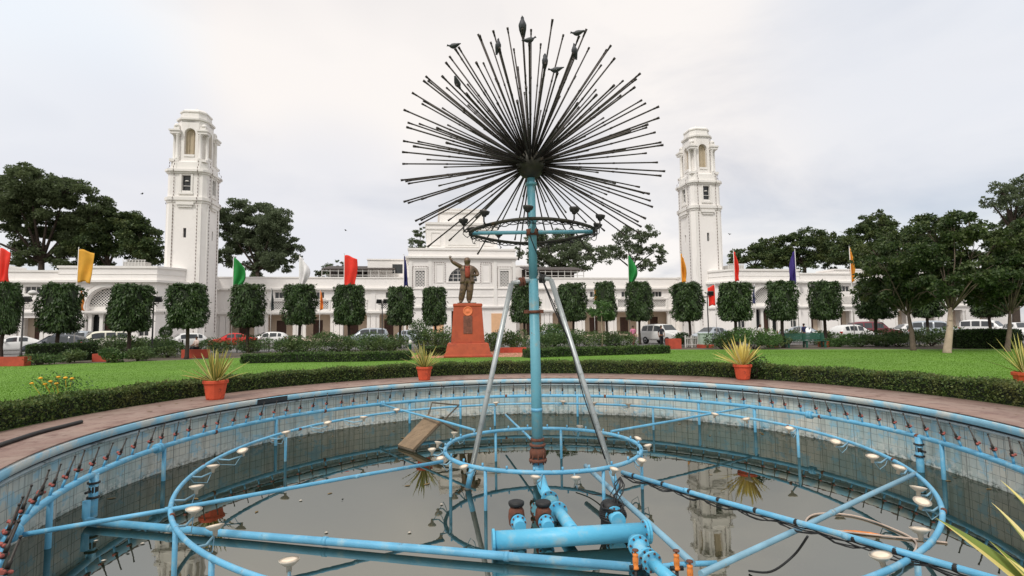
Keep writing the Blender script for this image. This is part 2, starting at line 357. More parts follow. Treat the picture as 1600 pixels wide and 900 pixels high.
def water_mat():
    m, t, b, o = nt('murky_water')
    tc = t.nodes.new('ShaderNodeTexCoord').outputs['Object']
    col = ramp(t, noise(t, tc, .5, 4), [(.35, (.006, .012, .007)), (.7, (.011, .016, .009))])
    dust = ramp(t, noise(t, tc, 38, 2, .5), [(.70, (0, 0, 0)), (.74, (1, 1, 1))])
    film = ramp(t, noise(t, tc, 1.1, 5, .6), [(.5, (0, 0, 0)), (.7, (1, 1, 1))])
    mm = t.nodes.new('ShaderNodeMath'); mm.operation = 'MULTIPLY'; t.links.new(dust, mm.inputs[0]); t.links.new(film, mm.inputs[1])
    mm2 = t.nodes.new('ShaderNodeMath'); mm2.operation = 'MULTIPLY'; t.links.new(mm.outputs[0], mm2.inputs[0]); mm2.inputs[1].default_value = .3
    col = mixc(t, mm2.outputs[0], col, (.3, .3, .26))
    df = t.nodes.new('ShaderNodeBsdfDiffuse'); t.links.new(col, df.inputs[0])
    gl = t.nodes.new('ShaderNodeBsdfGlossy'); gl.inputs['Roughness'].default_value = .01; gl.inputs['Color'].default_value = (1, .985, .90, 1)
    bp = t.nodes.new('ShaderNodeBump'); bp.inputs['Strength'].default_value = .035; bp.inputs['Distance'].default_value = .02
    t.links.new(noise(t, tc, 2.6, 3), bp.inputs['Height']); t.links.new(bp.outputs[0], gl.inputs['Normal'])
    fr = t.nodes.new('ShaderNodeFresnel'); fr.inputs['IOR'].default_value = 1.5
    mr = t.nodes.new('ShaderNodeMapRange'); t.links.new(fr.outputs[0], mr.inputs[0]); mr.inputs[1].default_value = .04; mr.inputs[2].default_value = .5; mr.inputs[3].default_value = .33; mr.inputs[4].default_value = .28
    mx = t.nodes.new('ShaderNodeMixShader'); t.links.new(mr.outputs[0], mx.inputs[0]); t.links.new(df.outputs[0], mx.inputs[1]); t.links.new(gl.outputs[0], mx.inputs[2])
    t.links.new(mx.outputs[0], o.inputs[0])
    return m
M['water'] = water_mat()
# ------------------------------------------------------------------ sky and sun
W = bpy.data.worlds.new('World'); S.world = W; W.use_nodes = True
t = W.node_tree; bg = t.nodes['Background']; wo = t.nodes['World Output']
SUN_EL, SUN_AZ = math.radians(52), math.radians(205)      # azimuth from +Y clockwise: behind the camera, a little to the left
sky = t.nodes.new('ShaderNodeTexSky'); sky.sky_type = 'NISHITA'; sky.sun_disc = False; sky.sun_elevation = SUN_EL; sky.sun_rotation = SUN_AZ
t.links.new(sky.outputs[0], bg.inputs[0]); bg.inputs[1].default_value = .1
tc = t.nodes.new('ShaderNodeTexCoord').outputs['Generated']
sx = t.nodes.new('ShaderNodeSeparateXYZ'); t.links.new(tc, sx.inputs[0])
zz = t.nodes.new('ShaderNodeMath'); zz.operation = 'MAXIMUM'; zz.inputs[1].default_value = 0; t.links.new(sx.outputs[2], zz.inputs[0])
za = t.nodes.new('ShaderNodeMath'); za.operation = 'ADD'; za.inputs[1].default_value = .22; t.links.new(zz.outputs[0], za.inputs[0])
dv = t.nodes.new('ShaderNodeVectorMath'); dv.operation = 'DIVIDE'; t.links.new(tc, dv.inputs[0])
cx3 = t.nodes.new('ShaderNodeCombineXYZ'); [t.links.new(za.outputs[0], cx3.inputs[k]) for k in range(3)]
t.links.new(cx3.outputs[0], dv.inputs[1])
mp = t.nodes.new('ShaderNodeMapping'); mp.inputs['Location'].default_value = (3.1, 1.7, .4); mp.inputs['Scale'].default_value = (1, 1, .6); t.links.new(dv.outputs[0], mp.inputs[0])
n1 = noise(t, mp.outputs[0], 1.15, 8, .56, .4)
cloud = ramp(t, n1, [(.34, (.58, .585, .625)), (.45, (.74, .72, .72)), (.54, (.86, .82, .79))])
n2 = noise(t, mp.outputs[0], .55, 4, .5)
bgc = t.nodes.new('ShaderNodeBackground'); bgc.inputs[1].default_value = 1.0; t.links.new(cloud, bgc.inputs[0])
def sky_patch(col, u, v, deg0, deg1, tint, amt):
    """a broad bank of cloud (or a thin blue gap) round one compass direction, broken up by the cloud noise"""
    d = ray(u, v).normalized(); dp = t.nodes.new('ShaderNodeVectorMath'); dp.operation = 'DOT_PRODUCT'; nv = t.nodes.new('ShaderNodeVectorMath'); nv.operation = 'NORMALIZE'
    t.links.new(tc, nv.inputs[0]); t.links.new(nv.outputs[0], dp.inputs[0]); dp.inputs[1].default_value = d
    m1 = t.nodes.new('ShaderNodeMapRange'); m1.interpolation_type = 'SMOOTHSTEP'; t.links.new(dp.outputs['Value'], m1.inputs[0]); m1.inputs[1].default_value = math.cos(math.radians(deg1)); m1.inputs[2].default_value = math.cos(math.radians(deg0)); m1.inputs[4].default_value = amt
    m2 = t.nodes.new('ShaderNodeMath'); m2.operation = 'MULTIPLY'; t.links.new(m1.outputs[0], m2.inputs[0]); t.links.new(ramp(t, n2, [(.3, (.35, .35, .35)), (.6, (1, 1, 1))]), m2.inputs[1])
    return mixc(t, m2.outputs[0], col, tint)
ck = sky_patch(cloud, 620, 120, 6, 38, (.87, .82, .785), .55)
ck = sky_patch(ck, 20, 40, 3, 15, (.72, .80, .89), .7)
ck = sky_patch(ck, 1560, 30, 4, 20, (.68, .735, .82), .9)
ck = sky_patch(ck, 180, 330, 3, 16, (.69, .70, .75), .9)
ck = sky_patch(ck, 520, 350, 3, 13, (.69, .70, .75), .85)
ck = sky_patch(ck, 1330, 230, 5, 20, (.72, .705, .72), .5)
t.links.new(ck, bgc.inputs[0])
cov = ramp(t, n2, [(.30, (.62, .62, .62)), (.5, (.95, .95, .95))])
ms = t.nodes.new('ShaderNodeMixShader'); t.links.new(cov, ms.inputs[0]); t.links.new(bg.outputs[0], ms.inputs[1]); t.links.new(bgc.outputs[0], ms.inputs[2])
t.links.new(ms.outputs[0], wo.inputs[0])
sun = bpy.data.lights.new('sun', 'SUN'); sun.energy = 1.8; sun.angle = math.radians(14); sun.color = (1, .955, .89)
so = bpy.data.objects.new('sun', sun); COL.objects.link(so)
sdir = Vector((math.sin(SUN_AZ) * math.cos(SUN_EL), math.cos(SUN_AZ) * math.cos(SUN_EL), math.sin(SUN_EL)))
so.rotation_euler = sdir.to_track_quat('Z', 'Y').to_euler(); so.location = sdir * 60
S.view_settings.view_transform = 'Standard'; S.view_settings.look = 'None'; S.view_settings.exposure = 0.24; S.view_settings.gamma = 1
S.view_settings.use_curve_mapping = False
# ------------------------------------------------------------------ ground, lawn, pool
PC = Vector((.5, 9.66, 0)); R_RIM, R_WALL, R_COP = 7.34, 7.49, 9.0
Z_OUT, Z_MID, Z_IN, Z_W = -.512, -.549, -.528, -1.14
R_OUT, R_MID, R_IN = 7.006, 5.578, 1.728
def pol(r, a, z=0): return Vector((PC.x + r * math.cos(a), PC.y + r * math.sin(a), z))
def annulus(mb, r0, r1, z, n=128, a0=0, a1=2 * PI):
    full = abs(a1 - a0 - 2 * PI) < 1e-6
    k = [a0 + (a1 - a0) * j / n for j in range(n + 1)]
    A = [mb.P(pol(r0, a, z)) for a in k]; B = [mb.P(pol(r1, a, z)) for a in k]
    for j in range(n): mb.F([A[j], B[j], B[j + 1], A[j + 1]])
mb = MB(); annulus(mb, 8.95, 60, -.03, 96); annulus(mb, 60, 1500, -.03, 96)
tag(mb.build('ground', M['earth']), kind='structure')
# lawn: everything between the hedge and an uneven far edge
edge = [(-60, 14), (-24, 28), (-12, 35), (2, 37.5), (12, 35.5), (24, 32.5), (60, 24), (60, -10), (-60, -10)]
def edge_r(a):
    d = (math.cos(a), math.sin(a)); best = 99
    for (x0, y0), (x1, y1) in zip(edge, edge[1:] + edge[:1]):
        x0 -= PC.x; x1 -= PC.x; y0 -= PC.y; y1 -= PC.y
        ex, ey = x1 - x0, y1 - y0; den = d[0] * ey - d[1] * ex
        if abs(den) < 1e-9: continue
        tt = (x0 * ey - y0 * ex) / den; u = (x0 * d[1] - y0 * d[0]) / den
        if tt > 0 and 0 <= u <= 1: best = min(best, tt)
    return best
mb = MB(); NA = 240
A = [mb.P(pol(9.02, 2 * PI * k / NA, -.014)) for k in range(NA)]; B = [mb.P(pol(edge_r(2 * PI * k / NA), 2 * PI * k / NA, -.014)) for k in range(NA)]
for k in range(NA): mb.F([A[k], B[k], B[(k + 1) % NA], A[(k + 1) % NA]])
tag(mb.build('lawn', M['lawn']), kind='structure')
mb = MB(); q = [(-70, 26.5), (-24, 38.5), (-8, 44.5), (8, 45), (26, 41.5), (70, 32), (80, 90), (-80, 70)]
mb.poly([(x, y, -.022) for x, y in q]); tag(mb.build('parking_road', M['asphalt']), kind='structure')
def ring_uv(mb, rings, n=180, a0=0, a1=2 * PI):
    uv = []; idx = []
    for (r, z) in rings:
        row = []
        for k in range(n + 1):
            a = a0 + (a1 - a0) * k / n; row.append(mb.P(pol(r, a, z)))
        idx.append(row)
    return idx
def band(name, rings, mat_, parent=None, uvfun=None, n=180):
    mb = MB(); mb.smooth = True; idx = ring_uv(mb, rings, n); uv = np.zeros((len(mb.v), 2))
    L = 0
    for i, row in enumerate(idx):
        if i: L += math.hypot(rings[i][0] - rings[i - 1][0], rings[i][1] - rings[i - 1][1])
        for k, vi in enumerate(row): uv[vi] = (2 * PI * k / n * 7.4, uvfun(rings[i], L) if uvfun else L)
    for a, b in zip(idx, idx[1:]):
        for k in range(n): mb.F([a[k], a[k + 1], b[k + 1], b[k]])
    mb.sm = [False if abs(rings[0][1] - rings[-1][1]) < 1e-6 else True] * len(mb.f)
    o = mb.build(name, mat_, parent, uvs=uv)
    return o
mb = MB()
o = band('coping_path', [(7.40, -.035), (7.36, -.006), (7.37, 0), (R_COP, 0), (R_COP + .01, -.05)], M['coping'], uvfun=lambda r, L: L); tag(o, kind='structure')
pool = empty('pool_basin', (0, 0, 0), label='round sunken pool basin with worn pale blue tiled wall', cat='pool')
band('tiled_wall', [(R_WALL, -.2), (R_WALL, -1.6)], M['pool_wall'], pool, uvfun=lambda r, L: r[1])
band('wall_cap', [(7.46, -.028), (R_RIM + .012, -.03), (R_RIM, -.04), (R_RIM + .015, -.15), (7.44, -.165)], M['cap'], pool)
band('cap_gap_shade', [(7.425, -.03), (7.425, -.24)], M['cap_dark'], pool)  # dark strip: ledge shading painted into the gap below the cap
band('ledge', [(7.46, -.195), (7.385, -.20), (7.38, -.215), (7.385, -.235), (R_WALL, -.25)], M['ledge'], pool)
mb = MB(); mb.poly([pol(R_WALL + .02, 2 * PI * k / 160, Z_W) for k in range(160)])
tag(mb.build('water', M['water']), kind='structure')
# a missing cap tile showing dark on the far left of the rim
mb = MB(); a0 = math.atan2(*(lambda p: (p.y - PC.y, p.x - PC.x))(gz(405, 628, -.09))); a1 = math.atan2(*(lambda p: (p.y - PC.y, p.x - PC.x))(gz(448, 621, -.09)))
for k in range(4):
    b0, b1 = a0 + (a1 - a0) * k / 4, a0 + (a1 - a0) * (k + 1) / 4
    mb.poly([pol(R_RIM - .004, b0, -.04), pol(R_RIM - .004, b1, -.04), pol(R_RIM + .008, b1, -.152), pol(R_RIM + .008, b0, -.152)])
mb.build('missing_tile_patch', M['cap_dark'], pool)
# ------------------------------------------------------------------ hedges and shrubs
def surf_samples(n, quads):
    """points and normals spread over a list of quads (4 points each)"""
    q = np.array(quads, float); e1 = q[:, 1] - q[:, 0]; e2 = q[:, 3] - q[:, 0]
    nr = np.cross(e1, e2); ar = np.linalg.norm(nr, axis=1); nr /= np.maximum(ar[:, None], 1e-9)
    k = rng.choice(len(q), n, p=ar / ar.sum()); u = rng.random((n, 1)); v = rng.random((n, 1))
    a = q[k]; P = (a[:, 0] * (1 - u) + a[:, 1] * u) * (1 - v) + (a[:, 3] * (1 - u) + a[:, 2] * u) * v
    return P, nr[k]
def hedge_from_path(name, path, w, h, n, label, cat, leaf=.05, m='hedge', group=None, jag=.035, z0=0):
    """clipped hedge along a plan path: woody core and a skin of leaves"""
    pts = [Vector((p[0], p[1], 0)) for p in path]; quads = []; core = MB(); rings = []
    for k, p in enumerate(pts):
        tdir = (pts[min(k + 1, len(pts) - 1)] - pts[max(k - 1, 0)]).normalized(); nn = Vector((tdir.y, -tdir.x, 0))
        a, b = p + nn * w / 2, p - nn * w / 2; hh = h * (1 + .05 * math.sin(k * .9) + .03 * math.sin(k * 2.3))
        rings.append((a, b, hh))
    for (a, b, h0), (c, d, h1) in zip(rings, rings[1:]):
        Z = lambda p, z: (p.x, p.y, z0 + z)
        quads += [[Z(a, 0), Z(c, 0), Z(c, h1), Z(a, h0)], [Z(d, 0), Z(b, 0), Z(b, h0), Z(d, h1)], [Z(a, h0), Z(c, h1), Z(d, h1), Z(b, h0)]]
    for e, s in ((0, 1), (-1, -1)):
        a, b, hh = rings[e]; quads.append([(b.x, b.y, z0), (a.x, a.y, z0), (a.x, a.y, z0 + hh), (b.x, b.y, z0 + hh)][::s])
    c = (sum((p for p in pts), Vector()) / len(pts)); base = Vector((c.x, c.y, z0))
    root = empty(name, base, label=label, cat=cat, group=group)
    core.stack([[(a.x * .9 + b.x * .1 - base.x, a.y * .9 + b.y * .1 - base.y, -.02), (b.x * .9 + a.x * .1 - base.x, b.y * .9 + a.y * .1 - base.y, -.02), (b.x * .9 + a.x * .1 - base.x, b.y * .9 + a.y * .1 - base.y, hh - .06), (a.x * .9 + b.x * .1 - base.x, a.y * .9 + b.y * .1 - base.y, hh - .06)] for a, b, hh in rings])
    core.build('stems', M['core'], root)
    P, N = surf_samples(n, quads)
    P = P - np.array(base); lump = np.sin(P[:, :1] * 5.1 + P[:, 1:2] * 3.7) * np.sin(P[:, 1:2] * 6.3 - P[:, 2:] * 4)
    P = P + N * (rng.normal(size=(n, 1)) * jag + lump * jag * .6 - .02)
    P[:, 2] = np.maximum(P[:, 2], .01)
    D = N * .6 + rng.normal(size=(n, 3)) * .7 + np.array([0, 0, .35])
    s = leaf * rng.uniform(.6, 1.35, n)
    obj('foliage', leaf_mesh('foliage', P, D, s, s * .6, M[m]), root)
    return root
path = [pol(9.36, math.radians(a)) for a in np.linspace(-28, 208, 150)]
hedge_from_path('clipped_hedge', path, .60, .39, 100000, 'long low curved clipped hedge ringing the pool coping', 'hedge', .05, jag=.03)
def gp(u, v): return gz(u, v, 0)
hedge_from_path('clipped_hedge', [gp(380, 567), gp(470, 565), gp(560, 564), gp(642, 562)], .9, .42, 7000, 'low straight clipped hedge along the lawn edge left of the statue', 'hedge', .09, 'hedge_far')
hedge_from_path('clipped_hedge', [gp(660, 556), gp(700, 554.5)], .7, .5, 1800, 'short low hedge just left of the red pedestal', 'hedge', .09, 'hedge_far')
hedge_from_path('clipped_hedge', [gp(822, 558.5), gp(870, 556.5), gp(940, 554.5), gp(1041, 551.5)], .9, .42, 9000, 'low clipped hedge with light top on the lawn right of the blue pole', 'hedge', .09, 'hedge_far')
hedge_from_path('dark_hedge', [gp(1490, 543), gp(1540, 543), gp(1592, 544)], 1.6, 1.05, 9000, 'tall dark hedge under the big trees at the right', 'hedge', .1, 'topiary')
hedge_from_path('dark_hedge', [gp(40, 566), gp(90, 564), gp(150, 561.5)], .8, .95, 6000, 'waist high dark hedge in front of the cars at far left', 'hedge', .09, 'topiary')
def bush(u, v, w, h, label, m='shrub', n=2600, leaf=.12, name='shrub', dp=None, group=None, cat='shrub', airy=.25):
    """a loose shrub standing where the photo point (u, v) meets the ground; w, h in metres"""
    b = gp(u, v); d = dp or w * .8
    root = empty(name, b, label=label, cat=cat, group=group)
    nb = 7; C = np.column_stack([rng.uniform(-.36, .36, nb) * w, rng.uniform(-.36, .36, nb) * d, rng.uniform(.25, .72, nb) * h]); R = np.column_stack([rng.uniform(.2, .3, nb) * w, rng.uniform(.2, .3, nb) * d, rng.uniform(.24, .34, nb) * h])
    k = rng.integers(0, nb, n); U = rng.normal(size=(n, 3)); U /= np.linalg.norm(U, axis=1, keepdims=True)
    P = C[k] + U * R[k] * (1 + rng.normal(size=(n, 1)) * airy * .5); P[:, 2] = np.abs(P[:, 2]) + .01
    D = U + rng.normal(size=(n, 3)) * .6 + np.array([0, 0, .4]); s = leaf * rng.uniform(.6, 1.4, n)
    obj('foliage', leaf_mesh('foliage', P, D, s, s * .5, M[m]), root)
    mb = MB()
    for j in range(nb): mb.tube([(0, 0, -.05), (C[j, 0] * .5, C[j, 1] * .5, C[j, 2] * .5), tuple(C[j])], [.03, .02, .012], 5)
    mb.build('stems', M['bark_dark'], root)
    return root
SHRUBS = [
 (440, 553, 3.2, 1.05, 'dark green shrub at the left end of the flower bed behind the low hedge'), (485, 552, 3.0, 1.2, 'dense shrub below the second clipped tree left of the red flag'),
 (530, 551, 3.2, 1.15, 'bushy green shrub below the tall red flag'), (575, 551, 2.8, 1.2, 'shrub hiding the lower half of the silver car'), (612, 550, 2.4, 1.1, 'dark shrub beside the floodlight pole near the pedestal'),
 (655, 549, 1.9, 1.9, 'tall loose shrub left of the red pedestal'), (690, 548, 2.0, 1.5, 'round dark shrub touching the left of the pedestal'),
 (775, 549, 1.6, 1.4, 'bright green shrub at the right of the red pedestal'), (805, 548, 1.7, 1.3, 'grey green shrub between pedestal and blue pole'),
 (858, 546, 3.2, 1.15, 'green shrub just right of the blue pole'), (905, 545, 3.4, 1.2, 'wide green shrub below the clipped tree right of the strut'), (968, 543, 3.6, 1.3, 'broad rounded shrub right of the light green sapling'),
 (868, 541, 2.2, 1.9, 'yellowish shrub in front of the porch right of the blue pole'), (1178, 545, 2.4, 1.3, 'shrub behind the yellow leaved pot plant'),
 (1310, 541.5, 2.2, .8, 'low yellow green bush right of the green bench'), (1345, 541.5, 2.2, .75, 'low bush in front of the white fence'), (1385, 541, 2.4, .7, 'low dark bush below the fence near the tree trunk'), (1205, 543, 2, .9, 'low bush left of the green bench'),
 (180, 566, 1.4, .7, 'small spreading bush on the lawn edge below the white van'), (215, 563, 1.7, .8, 'rounded bush beside the left floodlight pole'), (262, 558, 2.4, .9, 'clipped mound behind the left red pot'), (108, 566, 1.6, .6, 'low mound of green below the dark hedge at left'),
 (158, 559, 2.6, 1.25, 'dark shrub in front of the white vehicle by the arched pavilion'), (200, 557, 2.4, 1.15, 'dark shrub at the foot of the third clipped tree from the left'), (240, 555, 2.4, 1.1, 'shrub round the foot of the left floodlight pole'), (345, 551, 2.4, 1.0, 'shrub in front of the red car'), (392, 550, 2.6, 1.1, 'shrub at the foot of the clipped tree below the left green flag'), (1405, 541, 3.2, 1.0, 'dark shrub behind the leaning trunk'), (1455, 540.5, 3.0, 1.05, 'dark shrub left of the tall dark hedge'), (1232, 539, 2.2, 1.0, 'shrub behind the left end of the green bench'), (1288, 538, 2.2, .95, 'shrub behind the right end of the green bench'), (1075, 541, 1.6, .9, 'dark shrub between the red planter and the pale green cabinet'), (1150, 542, 2.2, 1.1, 'shrub right of the pale green cabinet'),
 (60, 570, 2.0, .55, 'ragged low bush at far left edge of lawn'), (1128, 545, 1.5, 1.0, 'dark bush beside the pale green cabinet')]
for u, v, w, h, lab in SHRUBS:
    bush(u, v, w * 1.1, h * 1.18, lab, 'shrub' if 'yellow' not in lab else 'papaya', group='shrubs in the beds behind the lawn', n=int(700 * w * h + 900))
# small topped ball plant by the white hatchback and pots of greenery
def ball_plant(u, v, Y, lab):
    b = gy(u, v, Y); b.z = 0; root = empty('ball_topiary', b, label=lab, cat='plant')
    mb = MB(); mb.tube([(0, 0, 0), (.02, 0, 1.3)], .05, 6); mb.build('trunk', M['bark_dark'], root)
    U = rng.normal(size=(1500, 3)); U /= np.linalg.norm(U, axis=1, keepdims=True); P = U * .48 * rng.uniform(.75, 1.08, (1500, 1)) + np.array([0, 0, 1.6])
    obj('crown', leaf_mesh('crown', P, U + rng.normal(size=U.shape) * .5, .13, .07, M['topiary']), root)
ball_plant(259, 520, 46, 'small dark ball shaped topiary beside the white hatchback')
# marigolds growing at the hedge
fl = empty('marigold_plant', gz(78, 640, 0), label='small clump of orange and yellow flowers at the hedge on the left', cat='flowers')
P = rng.normal(size=(500, 3)) * np.array([.28, .12, .12]) + np.array([0, 0.2, .5]); obj('foliage', leaf_mesh('foliage', P, rng.normal(size=P.shape) + np.array([0, 0, .6]), .07, .03, M['papaya']), fl)
for k in range(9):
    mb = MB(); c = Vector((rng.normal() * .2, .1 + rng.normal() * .08, .52 + rng.random() * .18))
    for j in range(3): mb.ball((c.x, c.y, c.z + j * .008), .042 - j * .009, 8, 5, (1, 1, .5))
    mb.tube([(c.x * .6, .2, .2), (c.x, c.y, c.z)], .004, 4); mb.build('flower', M['flower'], fl)
# ------------------------------------------------------------------ clipped trees
def topiary_leaves(seed, n=7500):
    r = np.random.default_rng(seed)
    th = r.random(n) * 2 * PI; k = r.random(n)
    z = np.where(k < .14, r.uniform(.93, 1.0, n), np.where(k > .93, r.uniform(-.03, .05, n), r.random(n)))
    rad = .94 * (np.abs(np.cos(th)) ** 5 + np.abs(np.sin(th)) ** 5) ** (-.2) * .86
    zz = z
    prof = .90 + .10 * np.sin(zz * 2.6 + .4) - .22 * np.clip(zz - .93, 0, 1) / .07 * .6 - .06 * (zz < .08)
    lump = .08 * np.sin(th * 3 + zz * 7 + seed) + .07 * np.sin(th * 5 - zz * 11 + seed * 2) + .05 * np.sin(th * 9 + zz * 17 + seed) + .06 * r.normal(size=n) + .16 * (r.random(n) < .03)
    inner = np.where((k < .14) | (k > .93), np.sqrt(r.random(n)), 1)
    R = rad * prof * inner + lump
    P = np.column_stack([R * np.cos(th) * .5, R * np.sin(th) * .5, zz + .012 * r.normal(size=n) + .03 * np.sin(th * 4 + seed) * (zz > .8)])
    N = np.column_stack([np.cos(th), np.sin(th), np.where(zz > .9, 1.4, .15)])
    D = N * .55 + np.array([0, 0, -.75]) + r.normal(size=(n, 3)) * .35
    return P, D, N, r
CROWNS = []
for sd in (1, 2, 3, 4, 5, 6):
    P, D, N, r = topiary_leaves(sd); sc = np.array([2.5, 2.5, 2.75])
    s = r.uniform(.14, .30, len(P))
    CROWNS.append(leaf_mesh('crown', P * sc, D, s, s * .38, M['topiary'], N=N))
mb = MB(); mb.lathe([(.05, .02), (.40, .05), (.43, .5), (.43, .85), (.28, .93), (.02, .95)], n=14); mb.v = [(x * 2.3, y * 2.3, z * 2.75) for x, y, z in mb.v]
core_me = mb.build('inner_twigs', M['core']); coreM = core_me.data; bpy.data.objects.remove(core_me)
TR = [(-18, 25, 443, 527, 31, 'clipped tree cut off by the left photo edge'), (60, 122, 445, 525, 33, 'clipped tree left of the gold flag, in front of dark cars'), (170, 232, 446, 522, 33, 'clipped tree in front of the arched bay, beside the left floodlight'),
 (260, 325, 445, 517, 32, 'clipped tree in front of the left tower base'), (362, 414, 445, 515, 40, 'clipped tree below the left green flag'), (443, 495, 446, 511, 41, 'clipped tree below the white flag'), (518, 572, 448, 511, 40, 'clipped tree below the tall red flag'),
 (603, 648, 449, 512, 45, 'clipped tree below the blue flag left of the statue'), (659, 701, 450, 512, 46, 'clipped tree immediately left of the red pedestal'), (797, 842, 442, 508, 46, 'clipped tree half hidden behind the teal pole'), (873, 919, 444, 505, 45, 'clipped tree just right of the grey strut'),
 (930, 966, 441, 505, 45, 'narrow clipped tree behind the light green sapling'), (977, 1021, 442, 505, 47, 'clipped tree below the right green flag'), (1051, 1103, 443, 505, 40, 'clipped tree in front of the right tower base'), (1120, 1178, 443, 505, 37, 'clipped tree below the right red flag'),
 (1199, 1246, 442, 504, 37, 'clipped tree below the purple flag by the green bench'), (1265, 1313, 442, 503, 38, 'clipped tree between the bench and the orange flag pole'), (1340, 1396, 436, 502, 38, 'clipped tree shaded by the big trees right of the orange flag'), (1424, 1474, 432, 500, 40, 'clipped tree almost hidden behind the pale trunk'), (1520, 1572, 430, 499, 42, 'clipped tree in deep shade at far right')]
for k, (u0, u1, v0, v1, Y, lab) in enumerate(TR):
    c = gy((u0 + u1) / 2, v1, Y); top = gy((u0 + u1) / 2, v0, Y); w = (u1 - u0) / F_PX * Y; h = top.z - c.z
    root = empty('clipped_tree', (c.x, c.y, 0), rz=random.uniform(0, 6.28), label='dark green boxy ' + lab, cat='tree', group='clipped trees in a row before the building')
    cr_ = obj('crown', CROWNS[k % 6], root); cr_.rotation_euler = (random.gauss(0, .03), random.gauss(0, .03), 0); cr_.location = (0, 0, c.z + .09 * h); cr_.scale = (w / 2.82 * random.uniform(.96, 1.05), w / 2.82 * random.uniform(.96, 1.05), h * random.uniform(.89, .93) / 2.75)
    co = obj('inner_twigs', coreM, cr_)
    mb = MB(); zc = c.z + .3
    mb.tube([(0, 0, -.1), (.02, .01, .15), (.05 * random.uniform(-1, 1), .03, zc * .5), (.02, 0, zc), (0, 0, zc + .8)], [.17, .125, .105, .10, .06], 8)
    for j in range(4): 
        a = j * 1.6 + k; mb.tube([(0, 0, zc - .25), (math.cos(a) * .25, math.sin(a) * .25, zc + .15), (math.cos(a) * .5, math.sin(a) * .5, zc + .7)], [.06, .05, .03], 6)
    mb.build('trunk', M['bark_dark'], root)
# light green sapling (spreading palmate leaves on a thin pale trunk)
b = gp(941, 545); sap = empty('sapling', b, label='young light green tree with thin pale trunk on the low hedge', cat='tree')
mb = MB(); mb.tube([(0, 0, -.05), (.03, 0, .9), (0, 0, 1.9), (.02, 0, 2.7)], [.07, .06, .05, .03], 7); mb.build('trunk', M['bark_pale'], sap)
PP = []; DD = []
for k in range(15):
    a = k * 2.4; L = .55 + .35 * random.random(); z = 2.0 + 1.2 * random.random(); tip = Vector((math.cos(a) * L, math.sin(a) * L, z + .2))
    for j in range(110):
        dd = Vector((random.gauss(0, 1), random.gauss(0, 1), random.gauss(-.35, .5))).normalized(); PP.append(tip + dd * random.uniform(.05, .32)); DD.append(dd + Vector((0, 0, -.3)))
obj('crown', leaf_mesh('crown', PP, DD, .22, .08, M['papaya']), sap)
# ------------------------------------------------------------------ large trees
def big_tree(name, u, v, Y, blobs, label, m='tree', leaf=.34, dens=95, trunk_r=.45, bark='bark_dark', yj=.8, limbs=True, base=None, lean=None, clump=.30, group='big trees around the building', layers=(0,)):
    """blobs: (photo u, v, radius px) crown masses at distance Y; each becomes many small leaf clumps with gaps between"""
    b = base or gy(u, v, Y); b = Vector((b.x, b.y, 0)); root = empty(name, b, label=label, cat='tree', group=group)
    P = []; D = []; tips = []; k_px = Y / F_PX
    for (bu, bv, br), ly in [(q, y_) for q in blobs for y_ in layers]:
        r = br * k_px; c = gy(bu, bv, Y) - b; c.y += random.uniform(-1, 1) * r * yj + ly; tips.append((c, r))
        nc = max(10, int(26 * min(2.0, (r / 3.0) ** .6)))
        for j in range(nc):
            d = rng.normal(size=3); d /= np.linalg.norm(d); d[2] *= .85
            cc = np.array(c) + d * r * rng.uniform(.45, 1.0); cr2 = r * clump * rng.uniform(.55, 1.25)
            n = int(dens * (cr2 / leaf) ** 2 * .17) + 14
            U = rng.normal(size=(n, 3)); U /= np.linalg.norm(U, axis=1, keepdims=True)
            q = cc + U * cr2 * (rng.random((n, 1)) ** .45) * np.array([1.15, 1.15, .72]); P.append(q); D.append(U + rng.normal(size=(n, 3)) * .5 + np.array([0, 0, -.25]))
    P = np.concatenate(P); D = np.concatenate(D); ok = P[:, 2] > .3; P = P[ok]; D = D[ok]
    s = leaf * rng.uniform(.55, 1.35, len(P))
    obj('crown', leaf_mesh('crown', P, D, s, s * .6, M[m]), root)
    mb = MB(); zs = [t[0].z for t in tips]; zl = max(1.2, min(zs) - .2 * max(t[1] for t in tips)) ; cx_ = sum(t[0].x for t in tips) / len(tips) * .35; cy_ = sum(t[0].y for t in tips) / len(tips) * .35
    zl = zl if len(layers) == 1 else zl * .72
    fork = Vector(lean) if lean else Vector((cx_, cy_, zl))
    mb.tube([(0, 0, -.2), (0, 0, .1), fork * .5 + Vector((.05, 0, 0)), fork], [trunk_r * 1.35, trunk_r, trunk_r * .8, trunk_r * (.62 if len(layers) == 1 else .46)], 9)
    if limbs:
        lb = MB(); lk = 1 if len(layers) == 1 else .62
        for c, r in tips:
            mid = fork.lerp(c, .55) + Vector((random.uniform(-.1, .1) * r, random.uniform(-.1, .1) * r, .1 * r))
            lb.tube([fork - Vector((0, 0, .2)), mid, c], [trunk_r * .42 * lk, trunk_r * .25 * lk, trunk_r * .1 * lk], 6)
            for j in range(4):
                d = Vector(rng.normal(size=3)).normalized() * r * .8; lb.tube([mid.lerp(c, .6), c + d * .5, c + d], [trunk_r * .12, trunk_r * .08, trunk_r * .03], 5)
        lb.build('limbs', M['bark_dark' if len(layers) == 1 else 'bark'], root)
    mb.build('trunk', M[bark], root)
    return root
big_tree('broad_tree', 60, 540, 92, [(25, 300, 36), (70, 292, 38), (110, 300, 34), (20, 350, 30), (60, 345, 34), (140, 325, 30), (105, 355, 34), (40, 395, 28), (95, 400, 30), (-20, 310, 40), (-30, 370, 40), (85, 322, 34), (45, 320, 32), (120, 345, 30)], 'huge broad dark tree with gaps, rising behind the left wing', 'tree', .42, 200, .7)
